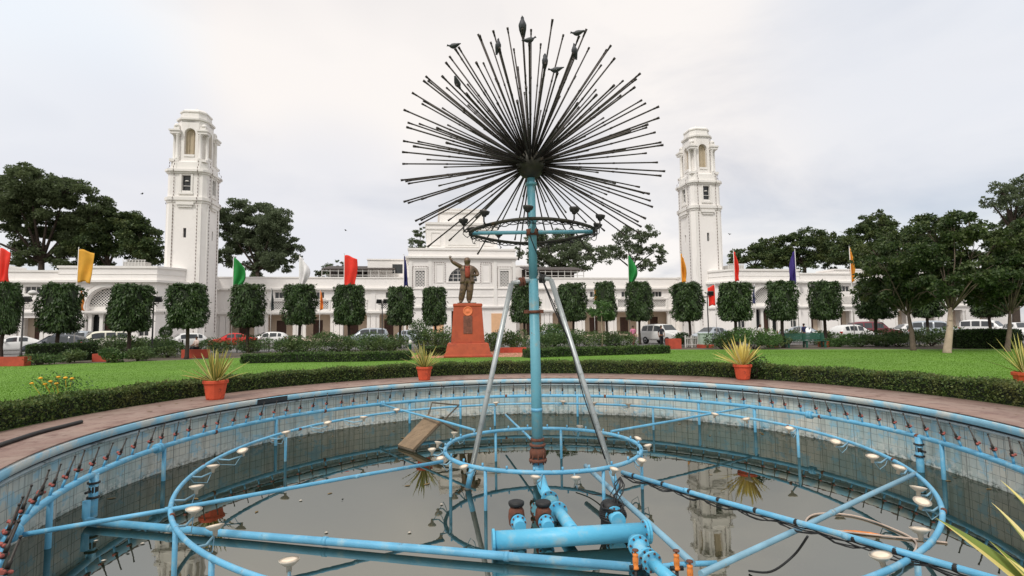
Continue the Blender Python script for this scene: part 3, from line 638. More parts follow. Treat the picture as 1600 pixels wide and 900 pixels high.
big_tree('broad_tree', 165, 540, 96, [(160, 340, 30), (178, 370, 34), (150, 385, 32), (190, 345, 26), (140, 410, 24)], 'dense tree right of the huge broad tree at left', 'tree_d', .40, 190, .6)
big_tree('broad_tree', 222, 540, 98, [(215, 365, 28), (235, 385, 28), (205, 400, 28), (250, 400, 24), (225, 350, 18)], 'dark lower tree touching the left tower from the left', 'tree_d', .40, 190, .5)
big_tree('broad_tree', 400, 540, 105, [(365, 330, 28), (400, 335, 30), (435, 350, 28), (455, 385, 22), (370, 375, 30), (415, 385, 30), (445, 408, 22), (345, 350, 26), (350, 405, 24), (395, 415, 24), (385, 358, 30), (425, 365, 28), (430, 410, 22)], 'broad airy tree right of the left tower', 'tree_b', .42, 180, .6)
big_tree('broad_tree', 522, 540, 120, [(515, 420, 13), (535, 416, 12), (525, 428, 12), (500, 428, 10)], 'small distant tree above the left roof shelter', 'tree_b', .4, 110, .3)
big_tree('broad_tree', 655, 540, 100, [(655, 362, 12), (648, 382, 14), (662, 395, 14)], 'tree peeping out left of the central block', 'tree_b', .38, 120, .35)
big_tree('broad_tree', 880, 540, 104, [(850, 380, 22), (880, 368, 22), (905, 385, 24), (870, 405, 22), (930, 400, 20), (822, 395, 18), (835, 372, 16), (905, 415, 20), (860, 400, 22), (890, 392, 22), (840, 410, 18)], 'airy tree behind the right wing below the lamp ring', 'tree_b', .40, 110, .5)
big_tree('broad_tree', 985, 540, 108, [(975, 370, 20), (1005, 368, 18), (985, 395, 22), (1025, 392, 16), (955, 395, 20), (1010, 415, 16), (1035, 405, 10)], 'loose open tree left of the right tower', 'tree_b', .40, 100, .45)
big_tree('broad_tree', 1180, 540, 110, [(1150, 405, 15), (1165, 398, 18), (1185, 390, 20), (1210, 384, 22), (1200, 405, 20), (1175, 412, 18), (1225, 405, 20)], 'low dark tree right of the right tower', 'tree_d', .42, 150, .4)
big_tree('broad_tree', 1260, 540, 108, [(1235, 380, 24), (1265, 375, 26), (1290, 380, 24), (1245, 404, 24), (1280, 406, 26), (1262, 398, 24), (1305, 400, 24), (1225, 400, 20)], 'rounded dark tree behind the right pavilion', 'tree_d', .42, 150, .5)
big_tree('broad_tree', 1335, 540, 100, [(1325, 368, 22), (1370, 350, 26), (1395, 358, 24), (1350, 382, 28), (1385, 398, 28), (1315, 395, 26), (1345, 404, 28), (1410, 380, 26)], 'taller tree behind the pavilion at right', 'tree_d', .40, 190, .5)
big_tree('layered_tree', 1590, 540, 62, [(1555, 296, 16), (1580, 300, 18), (1600, 290, 20), (1570, 320, 20), (1600, 325, 24), (1545, 315, 12), (1620, 350, 34), (1640, 310, 30), (1590, 345, 20)], 'tall feathery layered tree at the top right edge', 'tree_b', .24, 95, .4, yj=.6, clump=.36)
big_tree('garden_tree', 1404, 545, 33, [(1390, 385, 28), (1420, 365, 28), (1365, 415, 24), (1400, 425, 30), (1435, 405, 30), (1375, 450, 26), (1415, 462, 26), (1440, 445, 24)], 'dark garden tree with leaning trunk left of the pale trunk', 'tree_d', .19, 150, .15, base=gp(1432 - 5, 547), yj=.7, bark='bark', clump=.34, layers=(-1.1, .9))
big_tree('garden_tree', 1480, 550, 29.5, [(1470, 360, 30), (1500, 350, 26), (1455, 400, 32), (1500, 395, 32), (1525, 380, 26), (1480, 435, 32), (1520, 430, 28), (1450, 450, 26), (1540, 410, 24)], 'dark garden tree with thick pale trunk on the lawn', 'tree_d', .18, 150, .19, base=gp(1480, 551), yj=.7, bark='bark_pale', clump=.34, layers=(-1.1, .9))
big_tree('garden_tree', 1572, 550, 30, [(1570, 375, 30), (1600, 365, 32), (1555, 415, 32), (1595, 410, 36), (1630, 395, 40), (1560, 455, 28), (1600, 455, 34), (1535, 450, 22), (1640, 450, 34)], 'dark leafy garden tree at the right photo edge', 'tree_d', .18, 150, .13, base=gp(1574, 549), yj=.7, bark='bark', clump=.34, layers=(-1.1, .9))
# lawn grass
n = 170000
u = rng.uniform(-30, 1640, n * 2); v = 548 + (rng.random(n * 2) ** 1.6) * 110
G = []
for a, b_ in zip(u, v):
    p = gz(a, b_, -.01); q = p - PC; r = math.hypot(q.x, q.y)
    if r > 9.6 and r < edge_r(math.atan2(q.y, q.x)) - .05 and p.y < 45: G.append(p)
    if len(G) >= n: break
G = np.array(G); L = rng.uniform(.015, .03, len(G)); G[:, 2] += L * .4
D = rng.normal(size=(len(G), 3)) * .5 + np.array([0, 0, 1.])
tag(obj('lawn_grass', leaf_mesh('lawn_grass', G, D, L, .008 * (1 + G[:, 1] / 20), M['grass'])), 'short bright green mown grass of the lawn', 'grass', kind='stuff')
# ------------------------------------------------------------------ fountain: pole, spray ball, struts, lamp ring
Y0 = PC.y
base = gy(841.5, 755, Y0); hubc = gy(829, 257, Y0)
F = empty('spray_fountain', (base.x, base.y, Z_W), label='tall teal fountain pole topped with a huge dandelion ball of dark spokes', cat='fountain')
org = Vector((base.x, base.y, Z_W))
def L(p): return Vector(p) - org
def at(v): 
    z = gy(836, v, Y0).z; f = (z - base.z) / (hubc.z - base.z); return base.lerp(hubc, f)
mb = MB(); mb.tube([L(at(722)), L(at(600)), L(at(436))], [.102, .094, .086], 20); mb.build('pole', M['pole'], F)
mb = MB(); mb.tube([L(at(438)), L(at(360)), L(at(275))], [.079, .077, .074], 18); mb.build('upper_pole', M['pole'], F)
ax = (hubc - base).normalized()
def ring_part(v, prof, name, m, n=20):
    mb = MB(); mb.lathe(prof, L(at(v)), ax, n); return mb.build(name, M[m], F)
ring_part(722, [(.09, -.26), (.098, -.25), (.098, 0)], 'lower_pole', 'pipe')
ring_part(721, [(.10, 0), (.16, .005), (.16, .05), (.10, .055)], 'flange', 'rust')
ring_part(712, [(.10, -.03), (.125, -.02), (.15, .06), (.13, .13), (.105, .15)], 'coupling', 'rust')
ring_part(697, [(.10, 0), (.145, .005), (.145, .04), (.105, .045)], 'flange', 'rust')
ring_part(689, [(.098, 0), (.125, .005), (.125, .05), (.098, .055)], 'flange', 'rust')
for k in range(8):
    a = k * PI / 4; mb = MB(); c = L(at(717)); mb.tube([c + Vector(((.132) * math.cos(a), .132 * math.sin(a), -.08)), c + Vector((.132 * math.cos(a), .132 * math.sin(a), .16))], .014, 6); mb.build('flange_bolt', M['rust'], F)
o = ring_part(488, [(.085, -.02), (.105, -.02), (.105, .035), (.085, .035)], 'pole_clamp', 'rust')
mb = MB(); c = L(at(487)); mb.box(c.x - .19, c.x - .098, c.y - .03, c.y + .03, c.z - .03, c.z + .035); mb.box(c.x + .098, c.x + .17, c.y - .03, c.y + .03, c.z - .03, c.z + .035); mb.build('clamp_ear', M['rust'], F, .006)
ring_part(290, [(.07, 0), (.105, .005), (.105, .05), (.075, .06)], 'collar', 'pole')
ring_part(640, [(.095, -.03), (.102, -.03), (.102, .03), (.095, .03)], 'pole_weld', 'pipe')
# hub and spokes
H = L(hubc)
mb = MB(); mb.ball((0, 0, 0), .275, 28, 18); hub = mb.build('hub', M['hub'], F); hub.location = H
sm = MB(); sm.tube([(0, 0, .2), (0, 0, 2.33)], [.0155, .0135], 6); sm.tube([(0, 0, 2.32), (0, 0, 2.38)], [.016, .017], 7); sm.tube([(0, 0, 2.38), (0, 0, 2.42)], [.020, .021], 7)
for zz in (.9, 1.55): sm.tube([(0, 0, zz), (0, 0, zz + .04)], .018, 6)
so_ = sm.build('spoke', M['spoke']); spoke_me = so_.data; bpy.data.objects.remove(so_)
dirs = []; NS = 225; ga = PI * (3 - math.sqrt(5))
for k in range(NS):
    z = 1 - 2 * (k + .5) / NS
    if z < -.64 or (z < -.5 and k % 3 == 0): continue
    r = math.sqrt(1 - z * z); a = k * ga + random.gauss(0, .05); d = Vector((r * math.cos(a), r * math.sin(a), z + random.gauss(0, .03))); d.normalize()
    if d.y < -.6 and d.z < -.12: continue
    dirs.append(d)
BIRDS = [(711, 76, 'L'), (780, 74, 'F'), (816, 44, 'F'), (827, 68, 'R'), (905, 56, 'L'), (852, 98, 'F'), (871, 114, 'L'), (713, 132, 'D'), (896, 82, 'F')]
perch = []
LS = 2.42
for (bu, bv, bd) in BIRDS:                     # spokes that carry a perched bird
    rd = ray(bu, bv).normalized(); oc = Vector((0, 0, EYE)) - hubc; bq = oc.dot(rd); cq = oc.dot(oc) - LS * LS; disc = bq * bq - cq
    tt = -bq - (math.sqrt(disc) if disc > 0 else 0)
    d = (Vector((0, 0, EYE)) + rd * tt - hubc).normalized()
    j = min(range(len(dirs)), key=lambda i: (dirs[i] - d).length if i not in [p[0] for p in perch] else 9)
    dirs[j] = d; perch.append((j, bd, d))
order = sorted(range(len(dirs)), key=lambda i: dirs[i].y - .3 * math.hypot(dirs[i].x, dirs[i].z)); first = set(order[:100 - 0])
rest = MB()
for i, d in enumerate(dirs):
    lenf = random.uniform(.97, 1.02) if i not in [p[0] for p in perch] else 1.0
    if i in first:
        s = obj('spoke', spoke_me, F); s.location = H; s.rotation_mode = 'QUATERNION'; s.rotation_quaternion = d.to_track_quat('Z', 'Y'); s.scale = (1, 1, lenf)
    else:
        rest.tube([H + d * .2, H + d * 2.33 * lenf], [.0155, .0135], 6); rest.tube([H + d * 2.32 * lenf, H + d * 2.42 * lenf], [.016, .021], 7)
if rest.v: tag(rest.build('spoke_rear', M['spoke'], F), kind='stuff')
# lamp ring round the pole
rc = at(363); RL = 1.14
lr = MB(); lr.tube([L(rc + Vector((RL * math.cos(a), RL * math.sin(a), .02 * math.sin(3 * a)))) for a in np.linspace(0, 2 * PI, 64, endpoint=False)], .03, 9, closed=True); lring = lr.build('lamp_ring', M['hub'], F)
mb = MB(); mb.tube([L(rc + Vector((-RL, 0, 0))), L(rc + Vector((RL, 0, 0)))], .035, 10); mb.tube([L(rc + Vector((0, -RL, .0))), L(rc + Vector((0, RL, 0)))], .035, 10); mb.build('ring_crossbar', M['pole'], F)
mb = MB(); c = L(rc); mb.lathe([(.09, -.06), (.115, -.055), (.115, .055), (.09, .06)], c, ax, 16); mb.build('ring_hub', M['rust'], F)
for k in range(10):
    a = 2 * PI * k / 10 + .22; p = rc + Vector(((RL + .13) * math.cos(a), (RL + .13) * math.sin(a), .0))
    mb = MB(); mb.lathe([(.04, 0), (.05, .03), (.085, .05), (.1, .09), (.1, .12), (.075, .125), (.02, .11)], n=14); lm = mb.build('ring_lamp', M['black'], F); lm.scale = (.85, .85, .85); lm.location = L(p) + Vector((0, 0, .1)); lm.rotation_euler = (random.gauss(0, .12), random.gauss(0, .12), 0)
    mb = MB(); mb.lathe([(.074, .119), (.05, .132), (0.001, .138)], n=14); mb.build('lamp_glass', M['lamp_white'], lm)
    mb = MB(); q = L(rc + Vector((RL * math.cos(a), RL * math.sin(a), 0))); e = L(p); mb.tube([q, q.lerp(e, .7) + Vector((0, 0, -.03)), e + Vector((0, 0, .02)), e + Vector((0, 0, .11))], .014, 6)
    hang = [q]; 
    for j in range(1, 6): hang.append(q.lerp(e, j / 6) + Vector((random.gauss(0, .02), random.gauss(0, .02), -.13 * math.sin(PI * j / 6))))
    mb.tube(hang + [e], .007, 5); mb.build('lamp_bracket', M['black'], F)
cb = MB()                                       # tangled lamp wiring wound on the ring
for j in range(3):
    cb.tube([L(rc + Vector(((RL + .03 * math.sin(13 * a + j)) * math.cos(a), (RL + .03 * math.sin(13 * a + j)) * math.sin(a), .03 * math.cos(17 * a + 2 * j) - .02 - .03 * abs(math.sin(4 * a + j))))) for a in np.linspace(0, 2 * PI, 150, endpoint=False)], .008, 5, closed=True)
cb.tube([L(at(363) + Vector((.1, -.1, 0))), L(at(345) + Vector((.02, -.12, 0))), L(at(370) + Vector((-.05, -.12, 0))), L(at(400) + Vector((.08, -.12, 0)))], .01, 5)
cb.build('lamp_wiring', M['rubber'], F)
# slanting struts with their clamps
def strut(bu, bv, foot_uv, mid_v, side, low):
    top = gy(bu, bv, Y0 - .12); pc = at(mid_v)
    ft = gz(*foot_uv, Z_W + .02); ft2 = ft + (ft - top).normalized() * .25
    mb = MB(); mb.tube([L(top), L(top.lerp(ft2, .5)), L(ft2)], [.046, .045, .045], 10); 
    st = mb.build('strut', M['galv'], F)
    mb = MB(); mb.tube([L(pc), L(top + Vector((0, 0, .01)))], .037, 10); mb.build('strut_arm', M['galv'], st)
    d = (top - pc).normalized(); m = pc.lerp(top, .52)
    mb = MB(); mb.lathe([(.04, -.05), (.085, -.045), (.085, -.012), (.06, -.01), (.06, .01), (.085, .012), (.085, .045), (.04, .05)], L(m), d, 12); mb.build('pipe_coupling', M['rust' if side < 0 else 'black'], st)
    mb = MB(); a = ft.lerp(top, .0); b = ft.lerp(top, .10); mb.tube([L(a), L(b)], .0475, 10); mb.build('blue_foot', M['pipe'], st)
    return top, ft
strut(799, 443, (731, 762), 437, -1, 0)
t2, f2 = strut(861, 437, (967, 772), 434, 1, 0)
mb = MB(); p0 = L(at(425) + Vector((.1, -.1, 0))); p1 = L(t2.lerp(f2, .30) + Vector((-.03, -.03, 0))); p2 = L(t2.lerp(f2, .85) + Vector((-.05, -.02, 0)))
mb.tube([p0, p0.lerp(p1, .5) + Vector((.0, 0, -.06)), p1], .012, 5); mb.tube([p0, p0.lerp(p1, .5) + Vector((.05, 0, -.1)), p1, p1.lerp(p2, .5) + Vector((-.05, 0, .05)), p2], .010, 5); mb.build('cable', M['rubber'], F)
# pigeons
def pigeon(loc, yaw, pitch, label, s=1.0, name='pigeon', group='pigeons perched on the spray ball'):
    """one continuous body lofted tail - trunk - neck - head - beak, with legs and closed wings"""
    spine = [(-.17, .035, .022, .004), (-.11, .045, .026, .010), (-.06, .055, .042, .03), (0, .07, .055, .05), (.05, .088, .052, .052), (.082, .115, .036, .037), (.094, .142, .026, .027), (.106, .163, .027, .027), (.118, .168, .022, .022), (.132, .163, .009, .009), (.148, .156, .002, .002)]
    root = empty(name, loc, label=label, cat='bird', group=group); root.rotation_euler = (0, pitch, yaw); root.scale = (s, s, s)
    mb = MB(); mb.smooth = True; rings = []
    for (x, z, hy, hz) in spine: rings.append([(x, hy * math.cos(a), z + hz * math.sin(a)) for a in np.linspace(0, 2 * PI, 12, endpoint=False)])
    mb.stack(rings)
    for sd in (-1, 1): mb.tube([(.01, sd * .018, .03), (.012, sd * .02, .0)], .006, 5); mb.tube([(.0, sd * .02, .0), (.035, sd * .022, .002)], .005, 5)
    mb.build('body', M['pigeon'], root)
    for sd in (-1, 1):
        w = MB(); w.smooth = True; R = []
        for (x, z, hz, y) in ((.055, .09, .02, .046), (.02, .085, .034, .056), (-.04, .068, .032, .05), (-.09, .055, .018, .036), (-.145, .045, .006, .02)): R.append([(x, sd * (y + .008 * math.cos(a)), z + hz * math.sin(a)) for a in np.linspace(0, 2 * PI, 8, endpoint=False)])
        w.stack(R); w.build('wing', M['pigeon_wing'], root)
    return root
M['pigeon'] = mat('slate_grey_feathers', srgb(66, 68, 74), .6, .25, 14); M['pigeon_wing'] = mat('grey_wing_feathers', srgb(84, 86, 90), .6, .3, 18)
BL = ['pigeon on the far left upper spoke tip, seen from the side', 'pigeon perched upright left of the top middle spokes', 'topmost bird, large dark shape above all spokes', 'pigeon with spread stance just below the topmost bird', 'pigeon on the highest spoke at right, tail down', 'small pigeon among the spokes right of the middle top', 'pale pigeon low among the spokes right of centre', 'dark pigeon clinging among the left spokes below the far left one', 'dark bird pressed to the spokes below the highest right pigeon']
for (j, bd, d), lab in zip(perch, BL):
    tip = hubc + d * (LS + .0)
    yaw, pit = {'L': (PI * .93, .45), 'R': (.2, .1), 'F': (-PI / 2 + random.uniform(-.9, .9), -.8), 'D': (PI * .4, .9)}[bd]
    pigeon(tip, yaw, pit, lab, .7 if 'topmost' not in lab or 'below' in lab else .98)
for (u, v, Y, lab) in ((222, 304, 40, 'tiny flying bird in the sky left of the left tower'), (540, 361, 45, 'tiny flying bird above the red flag'), (1140, 367, 42, 'tiny flying bird beside the right tower')):
    b = pigeon(gy(u, v, Y), random.uniform(0, 6), 0, lab, .8, 'flying_bird', 'birds in flight')
    for sd in (-1, 1):
        w = MB(); w.stack([[(.05, sd * .03, .09), (-.06, sd * .03, .085), (-.06, sd * .03, .08), (.05, sd * .03, .082)], [(.05, sd * .16, .15), (-.05, sd * .16, .14), (-.05, sd * .16, .137), (.05, sd * .16, .145)], [(.0, sd * .32, .13), (-.03, sd * .32, .127), (-.03, sd * .32, .126), (0, sd * .32, .128)]]); w.build('spread_wing', M['pigeon_wing'], b)
# ------------------------------------------------------------------ ring pipes
def ring_pts(R, z, n=200, wob=.0): return [pol(R + wob * math.sin(5 * a + 1), a, z + wob * .6 * math.sin(3 * a)) for a in np.linspace(0, 2 * PI, n, endpoint=False)]
def ang(u, v, z):
    p = gz(u, v, z); return math.atan2(p.y - PC.y, p.x - PC.x)
def leg(root, a, R, z, name='leg', r=.035, valve=False):
    b = root.location; p = pol(R, a, 0) - Vector((b.x, b.y, 0)); mb = MB(); mb.tube([(p.x, p.y, Z_W - .35 - b.z), (p.x, p.y, z - b.z)], r, 9); o = mb.build(name, M['pipe'], root)
    if valve:
        mb = MB(); zt = z - b.z
        mb.lathe([(.03, 0), (.085, .005), (.085, .03), (.05, .04), (.062, .1), (.062, .17), (.05, .21), (.085, .22), (.085, .245), (.03, .25)], (p.x, p.y, zt - .36), n=12); mb.tube([(p.x, p.y - .06, zt - .24), (p.x, p.y - .15, zt - .24)], .02, 6)
        mb.build('valve', M['black'], o)
    return o
# outer ring with upright jets
OUT = empty('ring_pipe', (PC.x, PC.y, Z_W), label='widest blue ring pipe along the pool wall, lined with upright jets', cat='pipe'); ob = Vector((PC.x, PC.y, Z_W))
mb = MB(); mb.tube([p - ob for p in ring_pts(R_OUT, Z_OUT, 240, .012)], .046, 12, closed=True); mb.build('ring', M['pipe'], OUT)
def vis(p, mu=25):
    d = p - Vector((0, 0, EYE)); f = d.dot(FW)
    if f < .4: return False
    u = 800 + F_PX * d.dot(RT) / f; v = 450 - F_PX * d.dot(UP) / f
    return -mu < u < 1600 + mu and v < 900 + mu
NJ = 116; jets = 0
jm = MB(); jm.mi = 0; jm.tube([(0, 0, 0), (0, 0, .13)], .018, 8); jm.mi = 1; jm.tube([(0, 0, .12), (0, 0, .165)], .026, 8)
jm.mi = 2; jm.tube([(0, 0, .16), (0, 0, .225), (0, 0, .23), (0, 0, .40)], [.019, .019, .0115, .0095], 7); jm.tube([(0, 0, .40), (0, 0, .42)], .013, 7)
jo = jm.build('jet', [M['pipe'], M['brass'], M['brass']]); jet_me = jo.data; bpy.data.objects.remove(jo)
hm = MB(); hm.tube([(-.045, 0, .145), (.045, 0, .145)], .017, 7); hm.ball((-.04, 0, .145), .017, 8, 6); hm.ball((.04, 0, .145), .017, 8, 6); hm.tube([(0, 0, .145), (0, -.05, .145)], .02, 7)
ho = hm.build('valve_handle', M['valve_red']); hand_me = ho.data; bpy.data.objects.remove(ho)
extra = 0
for k in range(NJ):
    a = 2 * PI * (k + .3) / NJ + random.gauss(0, .003)
    p = pol(R_OUT, a, Z_OUT + .035)
    if not vis(p): continue
    if jets >= 98: extra += 1; continue
    jets += 1
    j = obj('jet', jet_me, OUT); j.location = p - ob; tilt = math.radians(17 + random.gauss(0, 4)); j.rotation_euler = (random.gauss(0, .05), -tilt, a); j.scale = (1, 1, random.uniform(.92, 1.06))
    if not (math.radians(42) < a < math.radians(132)): h = obj('valve_handle', hand_me, j); h.rotation_euler = (0, 0, random.gauss(PI / 2, .4))
for (u, v) in ((437, 655), (80, 778), (640, 627), (1086, 629), (1466, 692), (1180, 636), (250, 697), (900, 621), (720, 622)): leg(OUT, ang(u, v, Z_OUT), R_OUT, Z_OUT, r=.036)
leg(OUT, ang(136, 741, Z_OUT), R_OUT - .02, Z_OUT, 'riser', .062, True); leg(OUT, ang(1430, 683, Z_OUT), R_OUT - .02, Z_OUT, 'riser', .062, True)
for (u, v) in ((248, 700), (1267, 648), (597, 631), (24, 832)):
    a = ang(u, v, Z_OUT); p = pol(R_OUT, a, Z_OUT) - ob; tdir = Vector((-math.sin(a), math.cos(a), 0)); mb = MB()
    mb.lathe([(.05, -.06), (.088, -.058), (.088, -.012), (.07, -.01), (.07, .01), (.088, .012), (.088, .058), (.05, .06)], p, tdir, 14); mb.build('pipe_coupling', M['pipe'], OUT)
def welds(root, R, z, r, angs):
    for a in angs:
        p = pol(R, a, z) - ob; mb = MB(); mb.lathe([(r * .98, -.035), (r * 1.09, -.025), (r * 1.06, 0), (r * 1.1, .02), (r * .98, .03)], p, (-math.sin(a), math.cos(a), 0), 12); mb.build('weld_joint', M['rust'], root)
welds(OUT, R_OUT, Z_OUT, .046, [math.radians(x) for x in (3, 22, 47, 71, 96, 118, 141, 166, 184)])
def lamp(root, p, ringR, z, rr=.09, tilt=.12, arm=True, cen=PC):
    """dish lamp facing up on a stem, held by a bracket arm to the ring"""
    b = root.location; q = p - b
    mb = MB(); mb.lathe([(.022, -.10), (.026, -.045), (rr * .5, -.04), (rr * .97, -.006), (rr * 1.04, .006), (rr * 1.02, .012)], n=18); l = mb.build('pool_lamp', M['lamp_white'], root); l.location = q; l.rotation_euler = (random.gauss(0, tilt), random.gauss(0, tilt), 0)
    mb = MB(); mb.lathe([(rr * 1.0, .0125), (rr * .5, .017), (.001, .018)], n=18); mb.build('lamp_glass', M['lamp_glass'], l)
    if arm:
        a = math.atan2(p.y - cen.y, p.x - cen.x); e = pol(ringR, a + .05, z) - b; mb = MB(); mb.tube([q + Vector((0, 0, -.09)), q.lerp(e, .5) + Vector((0, 0, -.09)), e], [.013, .013, .013], 6)
        mb.tube([q + Vector((0, 0, -.05)), q.lerp(e, .35) + Vector((.03, .02, -.2)), q.lerp(e, .8) + Vector((0, 0, -.12)), e], .006, 5); mb.build('lamp_bracket', M['pale_pipe'], root)
MID = empty('ring_pipe', (PC.x, PC.y, Z_W), label='middle thin blue ring pipe carrying many round white lamps', cat='pipe')
mb = MB(); mb.tube([p - ob for p in ring_pts(R_MID, Z_MID, 220, .015)], .029, 10, closed=True); mb.build('ring', M['pipe'], MID)
for (u, v) in ((379, 704), (333, 728), (307, 760), (303, 796), (336, 822), (452, 876), (447, 675), (512, 660), (571, 652), (620, 640), (775, 629), (880, 627), (928, 629), (982, 631), (1087, 652), (1162, 655), (1232, 669), (1306, 690), (1363, 713), (1405, 730), (1435, 762), (1441, 784), (1437, 827), (1376, 868)):
    p = gz(u, v, Z_MID + .07); r_ = (p - PC).xy.length; a = math.atan2(p.y - PC.y, p.x - PC.x); p = pol(min(max(r_, R_MID - .42), R_MID + .02 if r_ > R_MID - .1 else R_MID - .14), a, Z_MID + .07); lamp(MID, p, R_MID, Z_MID, .088)
welds(MID, R_MID, Z_MID, .029, [math.radians(x) for x in (-38, -12, 18, 52, 88, 126, 158, 190, 216)])
for (u, v) in ((446, 676), (1232, 670), (296, 815), (770, 629), (1029, 633), (337, 868), (1440, 866)): leg(MID, ang(u, v, Z_MID), R_MID, Z_MID, r=.028)
INN = empty('ring_pipe', (PC.x, PC.y, Z_W), label='small blue ring pipe round the foot of the fountain pole', cat='pipe')
mb = MB(); mb.tube([p - ob for p in ring_pts(R_IN, Z_IN, 120, .008)], .034, 11, closed=True); mb.build('ring', M['pipe'], INN)
for (u, v) in ((710, 676), (685, 691), (675, 702), (688, 716), (725, 729), (837, 745), (900, 746), (960, 733), (1003, 719), (1012, 696), (997, 685), (906, 666)):
    p = gz(u, v, Z_IN + .03); r_ = (p - PC).xy.length; a = math.atan2(p.y - PC.y, p.x - PC.x); p = pol(max(r_, R_IN + .13), a, Z_IN + .03); lamp(INN, p, R_IN, Z_IN, .07, .15)
for (u, v) in ((752, 735), (877, 669), (705, 716), (998, 706), (940, 731), (770, 672)): leg(INN, ang(u, v, Z_IN), R_IN, Z_IN, r=.026)
for k in range(26):
    a = 2 * PI * k / 26; p = pol(R_IN, a, Z_IN + .03) - ob; mb = MB(); mb.tube([p, p + Vector((0, 0, .05))], .016, 7); mb.build('jet', M['pipe'], INN)
# ------------------------------------------------------------------ straight pipes
def straight(name, a, b, r, m, label, ends=(), joints=0, ties=0, legs=0):
    root = empty(name, a, label=label, cat='pipe', group='straight feed pipes in the pool'); d = b - a
    mb = MB(); mb.tube([(0, 0, 0), d * .35 + Vector((0, 0, -.008)), d * .7 + Vector((0, 0, .005)), d], r, 11); mb.build('pipe', M[m], root)
    for k in range(joints):
        f = (k + .6) / (joints + .2); mb = MB(); mb.lathe([(r, -.03), (r * 1.12, -.03), (r * 1.12, .03), (r, .03)], d * f, d, 12); mb.build('pipe_joint', M[m], root)
    for k in range(ties):
        f = (k + .5) / ties + random.gauss(0, .02); mb = MB(); mb.lathe([(r, -.02), (r * 1.1, -.010), (r * 1.1, .010), (r, .02)], d * f, d, 10); mb.build('cable_tie', M['rubber'], root)
    return root, d
straight('feed_pipe', gz(20, 838, Z_IN - .03), gz(692, 721, Z_IN), .027, 'pipe', 'thin blue pipe from the left wall ring to the small ring', joints=2)
a_ = gz(136, 814, -1.075); r0, d0 = straight('feed_pipe', a_, gz(986, 886, -1.07), .049, 'pipe', 'thick long blue pipe lying on the water across the left foreground', joints=3)
mb = MB(); mb.tube([(-.02, -.0, .28), (-.02, 0, .06), (.0, 0, 0.01), (.08, 0, 0)], .049, 11); mb.build('pipe_elbow', M['pipe'], r0)
r1, d1 = straight('feed_pipe', gz(972, 738, Z_IN - .02), gz(1560, 906, Z_MID + .06), .030, 'pipe', 'blue pipe with black cables tied under it, running to the lower right', joints=2, ties=9)
mb = MB()
for j in range(4):
    mb.tube([d1 * f + Vector((random.gauss(0, .012), random.gauss(0, .012), -.035 - .008 * (j % 3) - .05 * abs(math.sin(9 * f * PI)) * (j % 2) - .01 * random.random())) for f in np.linspace(0, 1, 55)], .007, 5)
mb.build('cable', M['rubber'], r1)
straight('feed_pipe', gz(1095, 897, Z_MID - .1), gz(1431, 740, Z_MID), .031, 'pale_pipe', 'pale blue pipe slanting up right across the cabled pipe', joints=1)
straight('feed_pipe', gz(955, 674, Z_IN), gz(1182, 634, Z_OUT), .026, 'pipe', 'thin blue pipe from the small ring to the far right wall', joints=1)
straight('feed_pipe', gz(597, 632, Z_OUT), gz(742, 672, Z_IN), .026, 'pipe', 'thin blue pipe from the far left wall to the small ring')
straight('feed_pipe', gz(790, 648, Z_IN - .1), gz(838, 694, Z_IN - .1), .024, 'pipe', 'short thin blue pipe running to the back of the pole')
r2, d2 = straight('feed_pipe', gz(915, 728, -.82), gz(1082, 880, -.98), .04, 'pale_pipe', 'pale grey blue pipe sloping down behind the big manifold')
# ------------------------------------------------------------------ manifold
ma = gz(771, 845, -.99); mb_ = gz(1008, 831, -.99); MC = empty('pipe_manifold', (ma.x, ma.y, Z_W), label='big bright blue horizontal manifold pipe with flanges and elbows in front of the pole', cat='pipe'); mo = Vector((ma.x, ma.y, Z_W))
def ML(p): return Vector(p) - mo
dm = (mb_ - ma).normalized(); RM = .112
mb = MB(); mb.tube([ML(ma), ML(mb_)], RM, 28); mb.build('drum', M['drum'], MC)
def flange(p, d, r, parent=MC, m='drum', th=.03, bolts=8):
    mb = MB(); mb.lathe([(r * .7, -th / 2), (r, -th / 2), (r, th / 2), (r * .7, th / 2)], p, d, 20, smooth=False); mb.mi = 1
    d = Vector(d).normalized(); q = Vector((0, 0, 1)).rotation_difference(d)
    for k in range(bolts):
        a = 2 * PI * k / bolts; c = Vector(p) + q @ Vector((r * .84 * math.cos(a), r * .84 * math.sin(a), 0)); mb.tube([c - d * (th * .9), c + d * (th * .9)], .013, 6)
    return mb.build('flange', [M[m], M['rust']], parent)
flange(ML(ma), dm, RM * 1.22, bolts=0); flange(ML(mb_), dm, RM * 1.28); flange(ML(mb_ + dm * .035), dm, RM * 1.28, bolts=0)
side = Vector((-dm.y, dm.x, 0))                 # away from the camera
pb = Vector((base.x, base.y, -.98))             # foot of the pole
e1 = gz(857, 777, -1.0); e2 = gz(893, 826, -.99)
mb = MB(); mb.tube([ML(Vector((base.x, base.y, -.70))), ML(Vector((base.x, base.y, -.92))), ML(Vector((base.x, base.y - .07, -.985))), ML(Vector((base.x + .02, base.y - .3, -1.0))), ML(gz(849, 764, -1.0)), ML(e1)], [.098, .098, .098, .092, .088, .088], 16); mb.build('pole_elbow', M['drum'], MC)
mb = MB(); mb.ball(tuple(ML(gz(861, 788, -1.0))), .125, 16, 10); mb.tube([ML(gz(861, 788, -1.0)), ML(gz(838, 796, -1.01))], .09, 14); mb.build('tee_body', M['pole'], MC)
dd = (e2 - e1).normalized(); flange(ML(gz(859, 781, -1.0)), dd, .135); flange(ML(gz(872, 799, -1.0)), dd, .135)
mb = MB(); mb.tube([ML(gz(863, 786, -1.0)), ML(e2 + dd * .1)], .08, 16); mb.build('link_pipe', M['drum'], MC)
